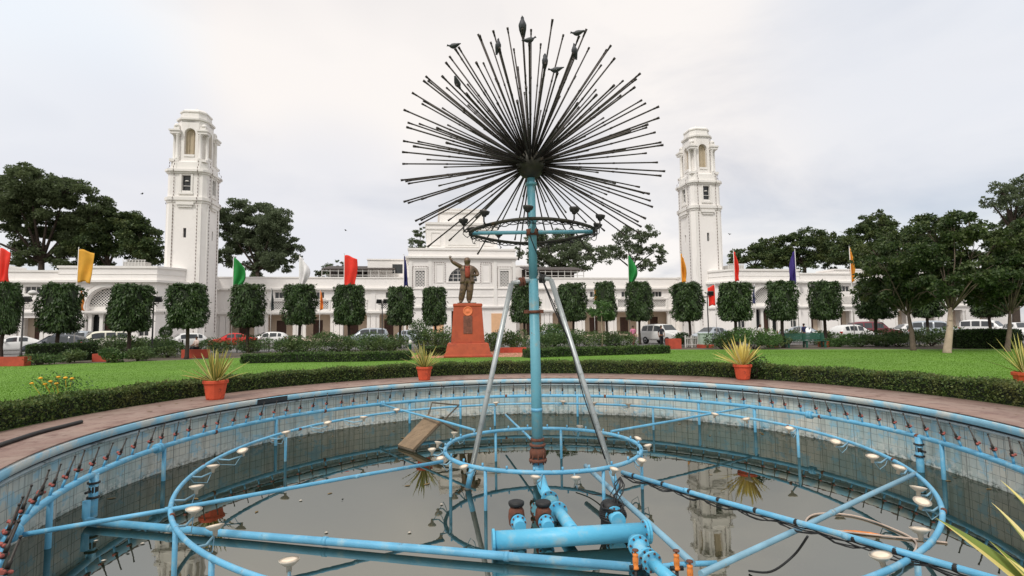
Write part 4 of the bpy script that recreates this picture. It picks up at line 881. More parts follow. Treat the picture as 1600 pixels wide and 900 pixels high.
flange(ML(gz(838, 796, -1.01)), gz(838, 796, -1.01) - gz(861, 788, -1.0), .10, m='pole', bolts=6)
for (u, v, big) in ((812, 822, 0), (856, 822, 0), (965, 812, 1)):
    p = gz(u, v, -.96) + side * .10; r = .115 if big else .09
    mb = MB(); mb.tube([ML(p - side * .15), ML(p + side * .12)], r * .85, 16); mb.build('stub_pipe', M['drum'], MC); flange(ML(p + side * .02), side, r * 1.15); flange(ML(p + side * .07), side, r * 1.15, m='black', bolts=0)
    mb = MB(); c = ML(p + side * .24); mb.lathe([(r * .7, -.14), (r * 1.1, -.10), (r * 1.25, .0), (r * 1.15, .09), (r * .9, .13), (r * .5, .15)], c, (0, 0, 1), 14); mb.build('valve_body', M['rust' if big == 0 else 'rubber'], MC)
    if not big:
        mb = MB(); mb.lathe([(.10, 0), (.108, .02), (.108, .05), (.09, .06), (.03, .05)], c + Vector((0, 0, .15)), n=14); mb.build('valve_cap', M['rubber'], MC)
# coiled cable bundle sitting by the strut foot
cc = gz(957, 787, -.82); CO = empty('cable_coil', (cc.x, cc.y, Z_W), label='coil of black cable wrapped round the foot of the right strut', cat='cable'); mb = MB()
pts = []
for k in range(140): 
    a = k * .33; rr = .16 + .02 * math.sin(k * .7); pts.append((rr * math.cos(a), rr * math.sin(a), .12 + .0013 * k + .012 * math.sin(k * 1.3)))
mb.tube(pts, .014, 6)
for j in range(6):
    w1 = lambda s_: random.gauss(0, s_)
    mb.tube([(.12 * math.cos(j), .12 * math.sin(j), .2), (.10 + w1(.05), .05 + w1(.05), .30 + w1(.04)), (.10 + w1(.05), .12 + w1(.06), .40 + w1(.04)), (.14 + w1(.04), .2 + w1(.05), .52), (.17, .27, .60)], .009, 5)
mb.lathe([(.05, -.05), (.17, 0), (.165, .12), (.05, .16)], (0, 0, 0), n=14); mb.build('coil', M['rubber'], CO)
# elbow and valves at the right end of the drum
q1 = gz(992, 846, -.96) - side * .10; q2 = gz(1000, 862, -.98); q3 = gz(1052, 908, -1.0)
mb = MB(); mb.tube([ML(q1 + side * .1), ML(q1 - side * .08), ML(q2), ML(q2.lerp(q3, .3))], [.088, .088, .084, .08], 16); mb.build('pipe_elbow', M['drum'], MC)
flange(ML(q1 - side * .03), -side, .125); d3 = (q3 - q2).normalized(); flange(ML(q2.lerp(q3, .25)), d3, .115); flange(ML(q2.lerp(q3, .38)), d3, .115)
mb = MB(); mb.tube([ML(q2.lerp(q3, .3)), ML(q3)], .062, 14); mb.build('outlet_pipe', M['drum'], MC)
def small_valve(u, v, z, label, h=1.0):
    p = gz(u, v, z); root = empty('gate_valve', (p.x, p.y, p.z - .08 * h), label=label, cat='valve', group='orange gate valves by the manifold'); root.scale = (.62, .62, .62)
    mb = MB(); mb.lathe([(.04, -.06), (.062, -.05), (.062, -.02), (.045, 0), (.052, .05), (.052, .13), (.038, .15), (.05, .17), (.05, .2), (.02, .215), (.02, .235)], n=12); mb.build('valve_body', M['valve_orange'], root)
    mb = MB(); mb.lathe([(.012, .21), (.012, .25), (.055, .252), (.06, .262), (.055, .275), (.012, .278)], n=12); mb.build('hand_wheel', M['rust'], root)
    mb = MB(); mb.tube([(-.11, 0, -.03), (.11, 0, -.03)], .04, 10); mb.tube([(0, 0, -.5), (0, 0, -.05)], .03, 8); mb.build('pipe_fitting', M['rubber'], root)
small_valve(993, 872, -.93, 'orange valve in front of the manifold end, leftmost of three'); small_valve(1057, 873, -.9, 'orange valve standing on the pale sloping pipe end'); small_valve(1078, 890, -.93, 'orange valve at the bottom edge, rightmost of three')
straight('feed_pipe', gz(985, 886, -1.06), gz(1120, 880, -1.05), .03, 'pipe', 'short thin blue pipe under the orange valves', joints=1)
# ------------------------------------------------------------------ things lying in the pool
pl = gz(655, 680, -.80); bd = empty('broken_seat', (pl.x, pl.y, Z_W), label='tilted weathered wooden board in a bent metal frame, half sunk in the pool', cat='seat')
c4 = [gz(622, 696, Z_W + .05), gz(645, 703, Z_W + .05), gy(690, 657, gz(645, 703, Z_W).y + .55), gy(668, 648, gz(622, 696, Z_W).y + .62)]
bo = Vector((pl.x, pl.y, Z_W)); c4 = [c - bo for c in c4]; nrm = (c4[1] - c4[0]).cross(c4[3] - c4[0]).normalized()
mb = MB(); mb.stack([[c - nrm * .02 for c in c4], [c + nrm * .02 for c in c4]]); mb.build('board', M['wood'], bd, .006)
f1 = gy(675, 629, c4[3].y + bo.y + .18) - bo; f2 = gy(717, 633, c4[3].y + bo.y + .22) - bo
mb = MB(); mb.tube([c4[0] - nrm * .04, c4[3] - nrm * .04, f1, f2, c4[2] - nrm * .04, c4[1] - nrm * .04], .022, 8); mb.tube([c4[1] - nrm * .05, c4[1] + Vector((.35, -.02, -.25))], .02, 8); mb.tube([c4[2] - nrm * .04, c4[2] + Vector((.35, .1, -.28))], .03, 8); mb.tube([c4[0] - nrm * .03, c4[1] - nrm * .03], .03, 8); mb.build('frame', M['brownmetal'], bd)
def cable(name, pts, r, m, label, cat='hose'):
    pts = [Vector(p) for p in pts]; sm_ = []
    for k in range(len(pts) - 1):
        p0, p1, p2, p3 = pts[max(k - 1, 0)], pts[k], pts[k + 1], pts[min(k + 2, len(pts) - 1)]
        for j in range(6):
            t_ = j / 6; sm_.append(.5 * ((2 * p1) + (p2 - p0) * t_ + (2 * p0 - 5 * p1 + 4 * p2 - p3) * t_ ** 2 + (3 * p1 - p0 - 3 * p2 + p3) * t_ ** 3))
    sm_.append(pts[-1]); mb = MB(); mb.tube(sm_, r, 8); return tag(mb.build(name, M[m]), label, cat)
cable('hose', [gz(-30, 706, .03), gz(10, 692, .03), gz(60, 676, .03), gz(100, 666, .03), gz(127, 659, .03)], .035, 'rubber', 'black hose lying on the coping at far left')
M['terra_pale'] = mat('pale_hose', srgb(196, 176, 160), .5, .1, 3)
cable('hose', [gz(1425, 868, -1.12), gz(1430, 845, -1.125), gz(1385, 822, -1.125), gz(1330, 805, -1.125), gz(1275, 803, -1.125), gz(1260, 818, -1.125), gz(1300, 828, -1.125), gz(1360, 835, -1.125), gz(1430, 842, -1.125), gz(1480, 848, -1.13)], .012, 'terra_pale', 'pale looped hose floating on the water at right')
cable('cable', [gz(1262, 838, Z_MID - .05), gz(1240, 868, -.9), gz(1205, 893, -1.05), gz(1170, 892, -1.12)], .012, 'rubber', 'thin black cable hanging from the pipe crossing at right', 'cable')
cable('cable', [gz(900, 762, -1.1), gz(925, 772, -1.1), gz(945, 772, -1.0), gz(957, 778, -.8)], .01, 'rubber', 'thin black cable leading to the cable coil', 'cable')
lf = MB(); a = gz(1318, 829, Z_W + .012); b = gz(1378, 836, Z_W + .012); d = b - a; s_ = Vector((-d.y, d.x, 0)) * .09
lf.stack([[a, a + Vector((0, 0, .008)), a + Vector((0, 0, .004))], [a + d * .3 + s_, a + d * .3 + Vector((0, 0, .02)), a + d * .3 - s_], [a + d * .7 + s_ * .8, a + d * .7 + Vector((0, 0, .02)), a + d * .7 - s_ * .8], [b, b + Vector((0, 0, .006)), b + Vector((0, 0, .003))]])
tag(lf.build('floating_leaf', M['valve_orange']), 'orange dry leaf floating on the water at right', 'leaf')
for k, (u, v) in enumerate(((150, 845), (162, 876), (223, 849), (510, 832), (690, 788), (640, 832), (470, 782))):
    p = gz(u, v, Z_W + .006); mb = MB(); mb.lathe([(.001, 0), (.02, .002), (.028, .006), (.001, .012)], p, n=7); tag(mb.build('floating_scrap', M['lamp_white']), 'tiny white scrap floating on the dark water at left', 'litter', 'white scraps floating on the left half of the water')
lm_ = MB(); lm_.smooth = True; lm_.stack([[(-.05, 0, .002), (-.05, .002, .004)], [(-.02, -.022, .004), (-.02, .022, .006)], [(.02, -.02, .007), (.02, .02, .004)], [(.055, 0, .004), (.055, .002, .005)]], False, False, closed=False)
lo_ = lm_.build('fallen_leaf', mat('brown_dead_leaf', srgb(112, 92, 52), .8, .3, 30)); FLM = lo_.data; bpy.data.objects.remove(lo_)
for k in range(46):
    a = random.uniform(-.4, PI + .4); r = random.choice((random.uniform(6.6, 7.4), random.uniform(6.9, 7.42), random.uniform(2, 7.2))); p = pol(r, a, Z_W + .003)
    o = obj('fallen_leaf', FLM, None); o.location = p; o.rotation_euler = (0, 0, random.uniform(0, 6.3)); s_ = random.uniform(.6, 1.5); o.scale = (s_, s_, 1)
    tag(o, 'small brown dead leaf floating on the dark pool water', 'leaf', 'dead leaves floating on the pool')
for k in range(26):
    a = random.uniform(-.1, PI + .1); p = pol(random.uniform(7.6, 8.9), a, .004); o = obj('fallen_leaf', FLM, None); o.location = p; o.rotation_euler = (0, 0, random.uniform(0, 6.3)); s_ = random.uniform(.6, 1.3); o.scale = (s_, s_, 1)
    tag(o, 'small brown dead leaf lying on the red brown coping', 'leaf', 'dead leaves on the coping')
# ------------------------------------------------------------------ potted plants on the coping
pm = MB(); pr = []
NP = 16
def potring(r, z): return [(r * (1 + (.035 if j % 2 else 0)) * math.cos(2 * PI * j / NP), r * (1 + (.035 if j % 2 else 0)) * math.sin(2 * PI * j / NP), z) for j in range(NP)]
pm.stack([potring(.17, 0), potring(.185, .03), potring(.235, .36), potring(.262, .37), potring(.265, .44), potring(.235, .445), potring(.225, .40), potring(.21, .39)], cap1=False)
po = pm.build('pot', M['terra']); POT = po.data; bpy.data.objects.remove(po)
def yucca_leaves(n, Ln, W_, seed, up=.6, flop=.7):
    r = random.Random(seed); mb = MB(); mb.smooth = True
    for k in range(n):
        a = k * 2.39996 + r.gauss(0, .2); el = math.radians(r.uniform(14, 88) if k > n * .3 else r.uniform(45, 88)) ; l = Ln * r.uniform(.65, 1.08); w = W_ * r.uniform(.8, 1.15)
        d = Vector((math.cos(a) * math.cos(el), math.sin(a) * math.cos(el), math.sin(el))); sdv = Vector((-math.sin(a), math.cos(a), 0)); tw = r.gauss(0, .35); nv = sdv.cross(d); sdv = (sdv * math.cos(tw) + nv * math.sin(tw)).normalized()
        rows = []; p = Vector((math.cos(a) * .04, math.sin(a) * .04, 0)); N_ = 7; bend = flop * r.uniform(.3, 1.1)
        for j in range(N_ + 1):
            f = j / N_; ww = w * (.55 + 1.2 * f - 1.65 * f * f) if f < .98 else .002
            ww = max(ww, .002); up_ = sdv.cross(d).normalized()
            rows.append([mb.P(p - sdv * ww * .5 + up_ * ww * .14), mb.P(p - sdv * ww * .27), mb.P(p - up_ * ww * .06), mb.P(p + sdv * ww * .27), mb.P(p + sdv * ww * .5 + up_ * ww * .14)])
            p = p + d * (l / N_); d = (d + Vector((0, 0, -bend / N_ * f * (1.1 - d.z * .6)))).normalized()
        flip = r.random() < .35
        for A_, B_ in zip(rows, rows[1:]):
            for c in range(4):
                mb.mi = (1 if c in (0, 3) else 0) if not flip else (0 if c in (0, 3) else 1); mb.F([A_[c], A_[c + 1], B_[c + 1], B_[c]])
    return mb
def potted(p, s, label, seed, n=46, Ln=.85, W_=.06, ls=1.0, flop=.7, pot=True, yellow=False):
    root = empty('potted_plant', p, rz=seed, label=label, cat='potted plant', group='variegated plants in red pots on the coping')
    o = obj('pot', POT, root); o.scale = (s, s, s); m_ = o.modifiers.new('bevel', 'BEVEL'); m_.width = .006; m_.limit_method = 'ANGLE'
    mb = MB(); mb.lathe([(.001, .015), (.1, .01), (.222, 0)][::-1], (0, 0, .405), n=16); so2 = mb.build('soil', M['soil'], root); so2.scale = (s, s, s)
    y = yucca_leaves(n, Ln, W_, seed, flop=flop); l = y.build('leaves', [M['blade_yellow'], M['blade_yellow']] if yellow else [M['blade_green'], M['blade_yellow']], root); l.location = (0, 0, .40 * s); l.scale = (ls, ls, ls)
    return root
potted(gz(336, 624, 0), 1.02, 'spiky striped plant in a red pot at the left of the pool', 11, n=54, Ln=.82, W_=.07)
potted(gz(663, 594, 0), .95, 'spiky pale yellow plant in a red pot left of the statue pedestal', 23, n=44, Ln=.85, W_=.07, yellow=False)
potted(gz(1161, 593, 0), 1.0, 'spiky golden plant in a red pot at the right far side of the pool', 35, n=46, Ln=.95, W_=.085, yellow=True)
potted(gz(1606, 612, 0), 1.0, 'spiky plant in a red pot cut off by the right photo edge', 47, n=40, Ln=.9, W_=.075)
# the dark leafy weed growing with the golden plant
bush(1182, 592, .62, .75, 'small dark leafy plant beside the golden pot plant', 'topiary', 900, .06, 'small_plant', cat='plant')
# close plant at the lower right corner: its pot stands on the coping just outside the frame
p = Vector((1.95, 1.72, 0)); near = empty('potted_plant', p, label='close yellow and green sword leaves entering at the lower right corner', cat='potted plant', group='variegated plants in red pots on the coping')
o = obj('pot', POT, near)
mb = MB(); mb.lathe([(.222, 0), (.001, .015)], (0, 0, .405), n=16); mb.build('soil', M['soil'], near)
mb = MB(); mb.smooth = True
def sword(u, v, Yt, w, bend, flip):
    tip = gy(u, v, Yt) - p; st = Vector((random.gauss(0, .03), random.gauss(0, .03), .40)); mid = st.lerp(tip, .5) + Vector((0, 0, bend)); rows = []
    for j in range(13):
        f = j / 12; q = st * (1 - f) ** 2 + mid * 2 * f * (1 - f) + tip * f * f; d = ((mid - st) * (1 - f) + (tip - mid) * f).normalized(); sdv = d.cross(Vector((.25, -.8, .55))).normalized(); upv = sdv.cross(d); ww = max(.0015, w * (.6 + 1.3 * f - 1.9 * f * f))
        rows.append([mb.P(q - sdv * ww * .5 + upv * ww * .1), mb.P(q - sdv * ww * .12), mb.P(q - upv * ww * .05), mb.P(q + sdv * ww * .2), mb.P(q + sdv * ww * .5 + upv * ww * .1)])
    for A_, B_ in zip(rows, rows[1:]):
        for c in range(4): mb.mi = (1 if (c < 2) != flip else 0); mb.F([A_[c], A_[c + 1], B_[c + 1], B_[c]])
for (u, v, Yt, w, bnd, fl_) in ((1462, 809, 2.25, .125, .08, False), (1549, 785, 2.2, .075, .13, True), (1563, 750, 2.25, .085, .12, True), (1546, 845, 2.1, .08, .05, False), (1575, 872, 1.95, .09, .05, True), (1620, 700, 2.1, .07, .2, True), (1660, 760, 1.9, .07, .2, False), (1500, 930, 1.9, .06, .1, False), (1680, 840, 1.6, .07, .2, True), (1640, 660, 2.4, .06, .15, True)):
    sword(u, v, Yt, w, bnd, fl_)
mb.build('leaves', [M['blade_green'], M['blade_yellow']], near)
# ------------------------------------------------------------------ building (local frame: x along the facade, -y towards the pool)
BO = Vector((-6, 68, 0)); BANG = math.atan2(.154, .988)
BLD = empty('assembly_building', BO, rz=BANG, label='long white two storey building with arched pavilions and stepped central block', cat='building')
def off(poly, d):
    n = len(poly); out = []
    for k in range(n):
        p0, p1, p2 = Vector(poly[k - 1]), Vector(poly[k]), Vector(poly[(k + 1) % n])
        a = (p1 - p0).normalized(); b = (p2 - p1).normalized(); na = Vector((a.y, -a.x)); nb = Vector((b.y, -b.x)); m = (na + nb); m = m / max(m.dot(na), .3)
        out.append((p1.x + m.x * d, p1.y + m.y * d))
    return out
def mould(mb, poly, levels):
    for (z0, z1, d) in levels: mb.prism(off(poly, d), z0, z1)
def jali(x0, x1, z0, z1, y, n, name='jali_screen', clip=None, m='white_trim'):
    """pierced screen: two sets of slanting bars in a frame"""
    mb = MB(); w = (x1 - x0) / n * .36; dep = .06; step = (x1 - x0) / n; H_ = z1 - z0
    for sgn in (1, -1):
        k = -int(H_ / step) - 2
        while k < n + int(H_ / step) + 2:
            xs = x0 + k * step; pts = []
            N_ = max(2, int(H_ / step) + 1)
            seg = []
            for j in range(41):
                f = j / 40; x = xs + sgn * f * H_ + (0 if sgn > 0 else H_ * 0); z = z0 + f * H_
                ok = x0 <= x <= x1 and (clip is None or clip(x, z))
                if ok: seg.append((x, z))
                elif len(seg) > 1: break
                else: seg = []
            if len(seg) > 1:
                (xa, za), (xb, zb) = seg[0], seg[-1]; yy = y + (.012 if sgn > 0 else 0)
                q = step * .15; mb.stack([[(xa - q, yy, za), (xa + q, yy, za), (xa + q, yy + dep, za), (xa - q, yy + dep, za)], [(xb - q, yy, zb), (xb + q, yy, zb), (xb + q, yy + dep, zb), (xb - q, yy + dep, zb)]])
            k += 1
    o = mb.build(name, M[m], BLD)
    bk = MB(); bk.poly([(x0, y + .16, z0), (x1, y + .16, z0), (x1, y + .16, z1), (x0, y + .16, z1)]); bk.build('screen_shade', M['dark_glass'], o)  # dark sheet paints the shade behind the pierced screen
    return o
def window(x0, x1, z0, z1, y, nx=2, nz=1, parent=None):
    mb = MB(); t_ = .06
    for x in [x0 + (x1 - x0) * k / nx for k in range(nx + 1)]: mb.box(x - t_ / 2, x + t_ / 2, y - .03, y + .03, z0, z1)
    for z in [z0 + (z1 - z0) * k / nz for k in range(nz + 1)]: mb.box(x0 - t_ / 2, x1 + t_ / 2, y - .024, y + .024, z - t_ / 2, z + t_ / 2)
    o = mb.build('window', M['white_trim'], parent or BLD)
    g = MB(); g.poly([(x0, y + .006, z0), (x1, y + .006, z0), (x1, y + .006, z1), (x0, y + .006, z1)]); g.build('pane', M['dark_glass'], o); return o
def door(x0, x1, z0, z1, y, m='dark_wood'):
    mb = MB(); mb.box(x0, x1, y, y + .06, z0, z1); c = (x0 + x1) / 2; mb.box(c - .03, c + .03, y - .03, y, z0, z1)
    for a, b in ((x0 + .1, c - .12), (c + .12, x1 - .1)):
        for f0, f1 in ((.06, .45), (.52, .94)): mb.box(a, b, y - .025, y, z0 + (z1 - z0) * f0, z0 + (z1 - z0) * f1)
    return mb.build('door', M[m], BLD)
def column(x, y, z0, z1, w=.42):
    mb = MB(); mb.box(x - w * .65, x + w * .65, y - w * .65, y + w * .65, z0, z0 + .25); mb.box(x - w / 2, x + w / 2, y - w / 2, y + w / 2, z0 + .25, z1 - .28); mb.box(x - w * .6, x + w * .6, y - w * .6, y + w * .6, z1 - .28, z1 - .16); mb.box(x - w * .7, x + w * .7, y - w * .7, y + w * .7, z1 - .16, z1)
    return mb.build('column', M['white_trim'], BLD)
GF = .45
for sgn in (-1, 1):
    # ---- recessed wing between central block and tower
    xa, xb = (-36.5, -7.4) if sgn < 0 else (7.4, 36.5); yw = 7.0; nb = 6; bw = (xb - xa) / nb
    holes = []; mb = MB()
    for k in range(nb):
        c = xa + (k + .5) * bw; holes.append((c - .75, c + .75, 5.95, 6.75, .3)); holes.append((c - 1.35, c + 1.35, 4.45, 5.45, .35))
    mb.wall(xa, xb, 3.75, 8.72, yw, holes); mb.poly([(xa, yw, 3.75), (xb, yw, 3.75), (xb, yw + 2.6, 3.75), (xa, yw + 2.6, 3.75)][::-1])
    mb.poly([(xa, yw + .001, 8.72), (xb, yw + .001, 8.72), (xb, yw + 11, 8.72), (xa, yw + 11, 8.72)]); mb.poly([(xa, yw + 11, 0), (xb, yw + 11, 0), (xb, yw + 11, 8.72), (xa, yw + 11, 8.72)])
    mb.build('wing_wall', M['white_wall'], BLD)
    mb = MB(); dh = []
    for k in range(nb):
        c = xa + (k + .5) * bw; dh.append((c - .65 + .5 * sgn, c + .65 + .5 * sgn, GF, 3.0, .2))
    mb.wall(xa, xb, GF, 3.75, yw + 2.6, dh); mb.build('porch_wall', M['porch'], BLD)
    for h in dh: door(h[0], h[1], h[2], h[3], yw + 2.72)
    mb = MB(); mb.box(xa, xb, yw - .6, yw + 2.6, 0, GF); mb.box(xa, xb, yw - 1.0, yw - .602, 0, GF * .5); mb.build('plinth', M['porch'], BLD)
    for k in range(nb):
        c = xa + (k + .5) * bw; window(c - .75, c + .75, 5.95, 6.75, yw + .22, 3, 1); jali(c - 1.35, c + 1.35, 4.45, 5.45, yw + .12, 9)
        mb = MB(); mb.box(c - 1.62, c - 1.37, yw - .09, yw - .003, 4.3, 5.6); mb.box(c + 1.37, c + 1.62, yw - .09, yw - .003, 4.3, 5.6); mb.box(c - 1.7, c + 1.7, yw - .13, yw - .003, 5.6, 5.75); mb.box(c - .95, c + .95, yw - .12, yw - .003, 5.8, 5.9); mb.build('window_surround', M['white_trim'], BLD)
    for k in range(nb + 1):
        x = xa + k * bw
        for dx in (-.62, .62): 
            if xa < x + dx < xb: column(x + dx, yw + .32, GF, 3.75)
        if xa + .5 < x < xb - .5:
            mb = MB(); mb.box(x - .35, x + .35, yw + .08, yw + .5, GF, 3.749); mb.box(x - .3, x + .3, yw - .07, yw - .003, 4.15, 6.95); mb.build('pier', M['white_wall'], BLD)
    mb = MB()
    for (z0, z1, d) in ((3.72, 3.86, .12), (3.86, 4.1, .3), (4.1, 4.16, .2), (6.92, 7.08, .16), (7.08, 7.3, .42), (7.3, 7.36, .2), (8.66, 8.84, .1)): mb.box(xa, xb, yw - d, yw + (.3 if z1 < 8 else .35), z0, z1)
    mb.build('cornice', M['white_trim'], BLD)
    # ---- forward pavilion with an arched bay, and the long end wing beyond it
    X = lambda x: x * -sgn                       # mirror: written for the left side
    def mp_(poly): return [(X(x), y) for x, y in poly][::(1 if sgn < 0 else -1)]
    pav = mp_([(-43.9, -4.8), (-34.2, -4.8), (-32.45, -2.25), (-32.45, 9.0), (-43.9, 9.0)]); pc = -39.05
    mb = MB(); k_f = 0 if sgn < 0 else 3
    mb.prism(pav, 0, 8.72, skip=(k_f,), bottom=False)
    if sgn > 0: mb.M = Matrix.Scale(-1, 4, Vector((1, 0, 0)))
    gh = [(pc - 4.2, pc - 3.2, 1.2, 3.0, .25), (pc + 3.2, pc + 4.2, 1.2, 3.0, .25)]
    mb.wall(-43.9, -34.2, 0, 8.72, -4.8, [(pc - 2.0, pc + 2.0, GF, 6.6, .55)] + gh)
    mb.arch(pc, 2.0, 4.45, 6.6, -4.8, .55, rise=2.0); mb.M = None
    mb.build('pavilion_wall', M['white_wall'], BLD)
    for h in gh: window(min(X(h[0]), X(h[1])), max(X(h[0]), X(h[1])), h[2], h[3], -4.62, 2, 2)
    mb = MB(); c = X(pc)
    mb.box(c - 2.0, c + 2.0, -4.25, -4.1, 3.85, 4.5); mb.box(c - 2.05, c + 2.05, -4.72, -4.1, 3.6, 3.85); mb.build('arch_transom', M['white_trim'], BLD)
    jali(c - 1.98, c + 1.98, 4.5, 6.45, -4.3, 13, clip=lambda x, z: math.hypot(x - c, z - 4.45) < 1.98)
    for dx in (-1.72, -.62, .62, 1.72): column(c + dx, -4.42, GF, 3.6, .34)
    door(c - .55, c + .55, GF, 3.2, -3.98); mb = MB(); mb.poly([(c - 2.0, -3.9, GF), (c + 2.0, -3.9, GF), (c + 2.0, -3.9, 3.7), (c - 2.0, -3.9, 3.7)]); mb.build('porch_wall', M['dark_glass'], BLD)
    mb = MB(); n_ = 20
    for (r0, r1, d) in ((2.12, 2.42, .1), (2.6, 2.72, .06)):
        for k in range(n_):
            a0, a1 = PI * k / n_, PI * (k + 1) / n_; q = [(c + r * math.cos(a), -4.803 - dd, 4.45 + r * math.sin(a)) for dd in (0, d) for r, a in ((r0, a0), (r1, a0), (r1, a1), (r0, a1))]
            mb.stack([q[:4], q[4:]])
    for s2 in (-1, 1): mb.box(c + s2 * 2.27 - .16, c + s2 * 2.27 + .16, -4.92, -4.803, GF, 4.44); mb.box(c + s2 * 3.0 - .22, c + s2 * 3.0 + .22, -4.9, -4.803, GF, 3.55)
    mb.build('arch_surround', M['white_trim'], BLD)
    mb = MB(); mould(mb, pav, ((.45, .6, .06), (3.62, 3.78, .08), (3.78, 3.98, .22), (6.9, 7.06, .14), (7.06, 7.3, .42), (7.3, 7.36, .18), (7.95, 8.02, .05), (8.62, 8.86, .12))); mb.build('cornice', M['white_trim'], BLD)
    endw = mp_([(-78, -4.3), (-43.898, -4.3), (-43.898, 9.0), (-78, 9.0)]); mb = MB(); k_e = 0 if sgn < 0 else 2
    mb.prism(endw, 0, 8.3, skip=(k_e,), bottom=False)
    if sgn > 0: mb.M = Matrix.Scale(-1, 4, Vector((1, 0, 0)))
    eh = []
    for k in range(7):
        cx = -46.6 - k * 4.4; eh += [(cx - .75, cx + .75, 5.9, 6.65, .25), (cx - 1.3, cx + 1.3, GF, 3.3, 1.6)]
    mb.wall(-78, -43.898, 0, 8.3, -4.3, eh); mb.M = None; mb.build('end_wing_wall', M['white_wall'], BLD)
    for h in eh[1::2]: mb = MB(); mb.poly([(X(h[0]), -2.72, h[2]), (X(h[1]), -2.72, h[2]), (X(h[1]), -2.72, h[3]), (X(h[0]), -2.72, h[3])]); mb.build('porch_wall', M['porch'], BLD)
    for h in eh[0::2]: window(min(X(h[0]), X(h[1])), max(X(h[0]), X(h[1])), h[2], h[3], -4.12, 3, 1)
    for h in eh[1::2]:
        m_ = X((h[0] + h[1]) / 2); door(m_ - .55, m_ + .55, GF, 2.9, -2.82); column(m_ - 1.0, -4.05, GF, 3.3, .34); column(m_ + 1.0, -4.05, GF, 3.3, .34); jali(m_ - 1.2, m_ + 1.2, 4.35, 5.3, -4.42, 9)
    mb = MB(); mould(mb, endw, ((3.62, 3.78, .08), (3.78, 3.98, .22), (6.9, 7.06, .13), (7.06, 7.28, .36), (8.22, 8.42, .1))); mb.build('cornice', M['white_trim'], BLD)
    # ---- raised parapet beyond the first bays
    pr_ = mp_([(-78, -4.2), (-50.5, -4.2), (-49.6, -4.2), (-49.6, -1), (-78, -1)]); mb = MB(); mb.prism(pr_, 8.421, 8.9); mould(mb, pr_, ((8.8, 9.0, .08),)); mb.build('parapet', M['white_wall'], BLD)
# ---- central block
cb = [(-7.4, 5.0), (7.4, 5.0), (7.4, 19), (-7.4, 19)]
ch = [(-2.0, 2.0, 8.05, 10.05, .35), (-6.45, -5.2, 7.35, 9.55, .35), (5.2, 6.45, 7.35, 9.55, .35), (-1.6, -.3, GF, 4.0, .5), (.4, 1.7, GF, 4.0, .5)]
mb = MB(); mb.prism(cb, 0, 12.5, skip=(0,), bottom=False); mb.wall(-7.4, 7.4, 0, 12.5, 5.0, ch); mb.arch(0, 2.0, 8.05, 10.05, 5.0, .35); mb.build('central_block', M['white_wall'], BLD)
window(-2.0, 2.0, 8.05, 10.05, 5.28, 6, 4); jali(-6.45, -5.2, 7.35, 9.55, 5.12, 3); jali(5.2, 6.45, 7.35, 9.55, 5.12, 3)
door(-1.6, -.3, GF, 4.0, 5.4); door(.4, 1.7, GF, 4.0, 5.4)
mb = MB(); mould(mb, cb, ((4.2, 4.4, .1), (4.4, 4.62, .28), (5.9, 6.0, .08), (7.0, 7.12, .12), (11.1, 11.25, .12), (11.25, 11.5, .4), (11.5, 11.56, .2), (12.4, 12.66, .12))); mb.build('cornice', M['white_trim'], BLD)
mb = MB()
for x0, x1 in ((-7.38, -6.85), (-4.75, -4.25), (4.25, 4.75), (6.85, 7.38)): mb.box(x0, x1, 4.9, 4.997, 4.63, 11.09)
for xc, hw, z0, z1 in ((-5.82, .85, 7.15, 9.8), (5.82, .85, 7.15, 9.8), (-3.2, .55, 8.0, 10.4), (3.2, .55, 8.0, 10.4)):
    for a, b, c, d in ((xc - hw, xc + hw, z1, z1 + .14), (xc - hw, xc + hw, z0 - .14, z0), (xc - hw, xc - hw + .13, z0, z1), (xc + hw - .13, xc + hw, z0, z1)): mb.box(a, b, 4.93, 4.997, c, d)
mb.box(-2.3, 2.3, 4.92, 4.997, 7.85, 8.02); mb.build('wall_moulding', M['white_trim'], BLD)
for x0, x1 in ((-4.1, -2.7), (3.9, 5.4)): mb = MB(); mb.box(x0, x1, 4.9, 4.997, 1.0, 3.6); mb.build('notice_board', M['peach'], BLD)
t2p = [(-5.0, 6.2), (5.0, 6.2), (5.0, 17), (-5.0, 17)]; mb = MB(); mb.prism(t2p, 12.4, 16.3, bottom=False); mb.build('upper_tier', M['white_wall'], BLD)
mb = MB(); mould(mb, t2p, ((12.661, 12.9, .15), (15.5, 15.7, .1), (16.2, 16.5, .16)))
for xc in (-3.7, 3.7):
    for a, b, c, d in ((xc - .7, xc + .7, 15.0, 15.12), (xc - .7, xc + .7, 13.2, 13.32), (xc - .7, xc - .58, 13.32, 15.0), (xc + .58, xc + .7, 13.32, 15.0)): mb.box(a, b, 6.13, 6.197, c, d)
mb.box(-2.4, 2.4, 6.05, 6.197, 13.0, 15.3); mb.box(-2.0, 2.0, 5.98, 6.048, 13.3, 15.0); mb.build('cornice', M['white_trim'], BLD)
t3p = [(-3.1, 7.4), (3.1, 7.4), (3.1, 15), (-3.1, 15)]; mb = MB(); mb.prism(t3p, 16.3, 18.6, bottom=False); mould(mb, t3p, ((16.501, 16.7, .1), (18.2, 18.45, .22), (18.6, 18.8, .1))); mb.build('top_tier', M['white_wall'], BLD)
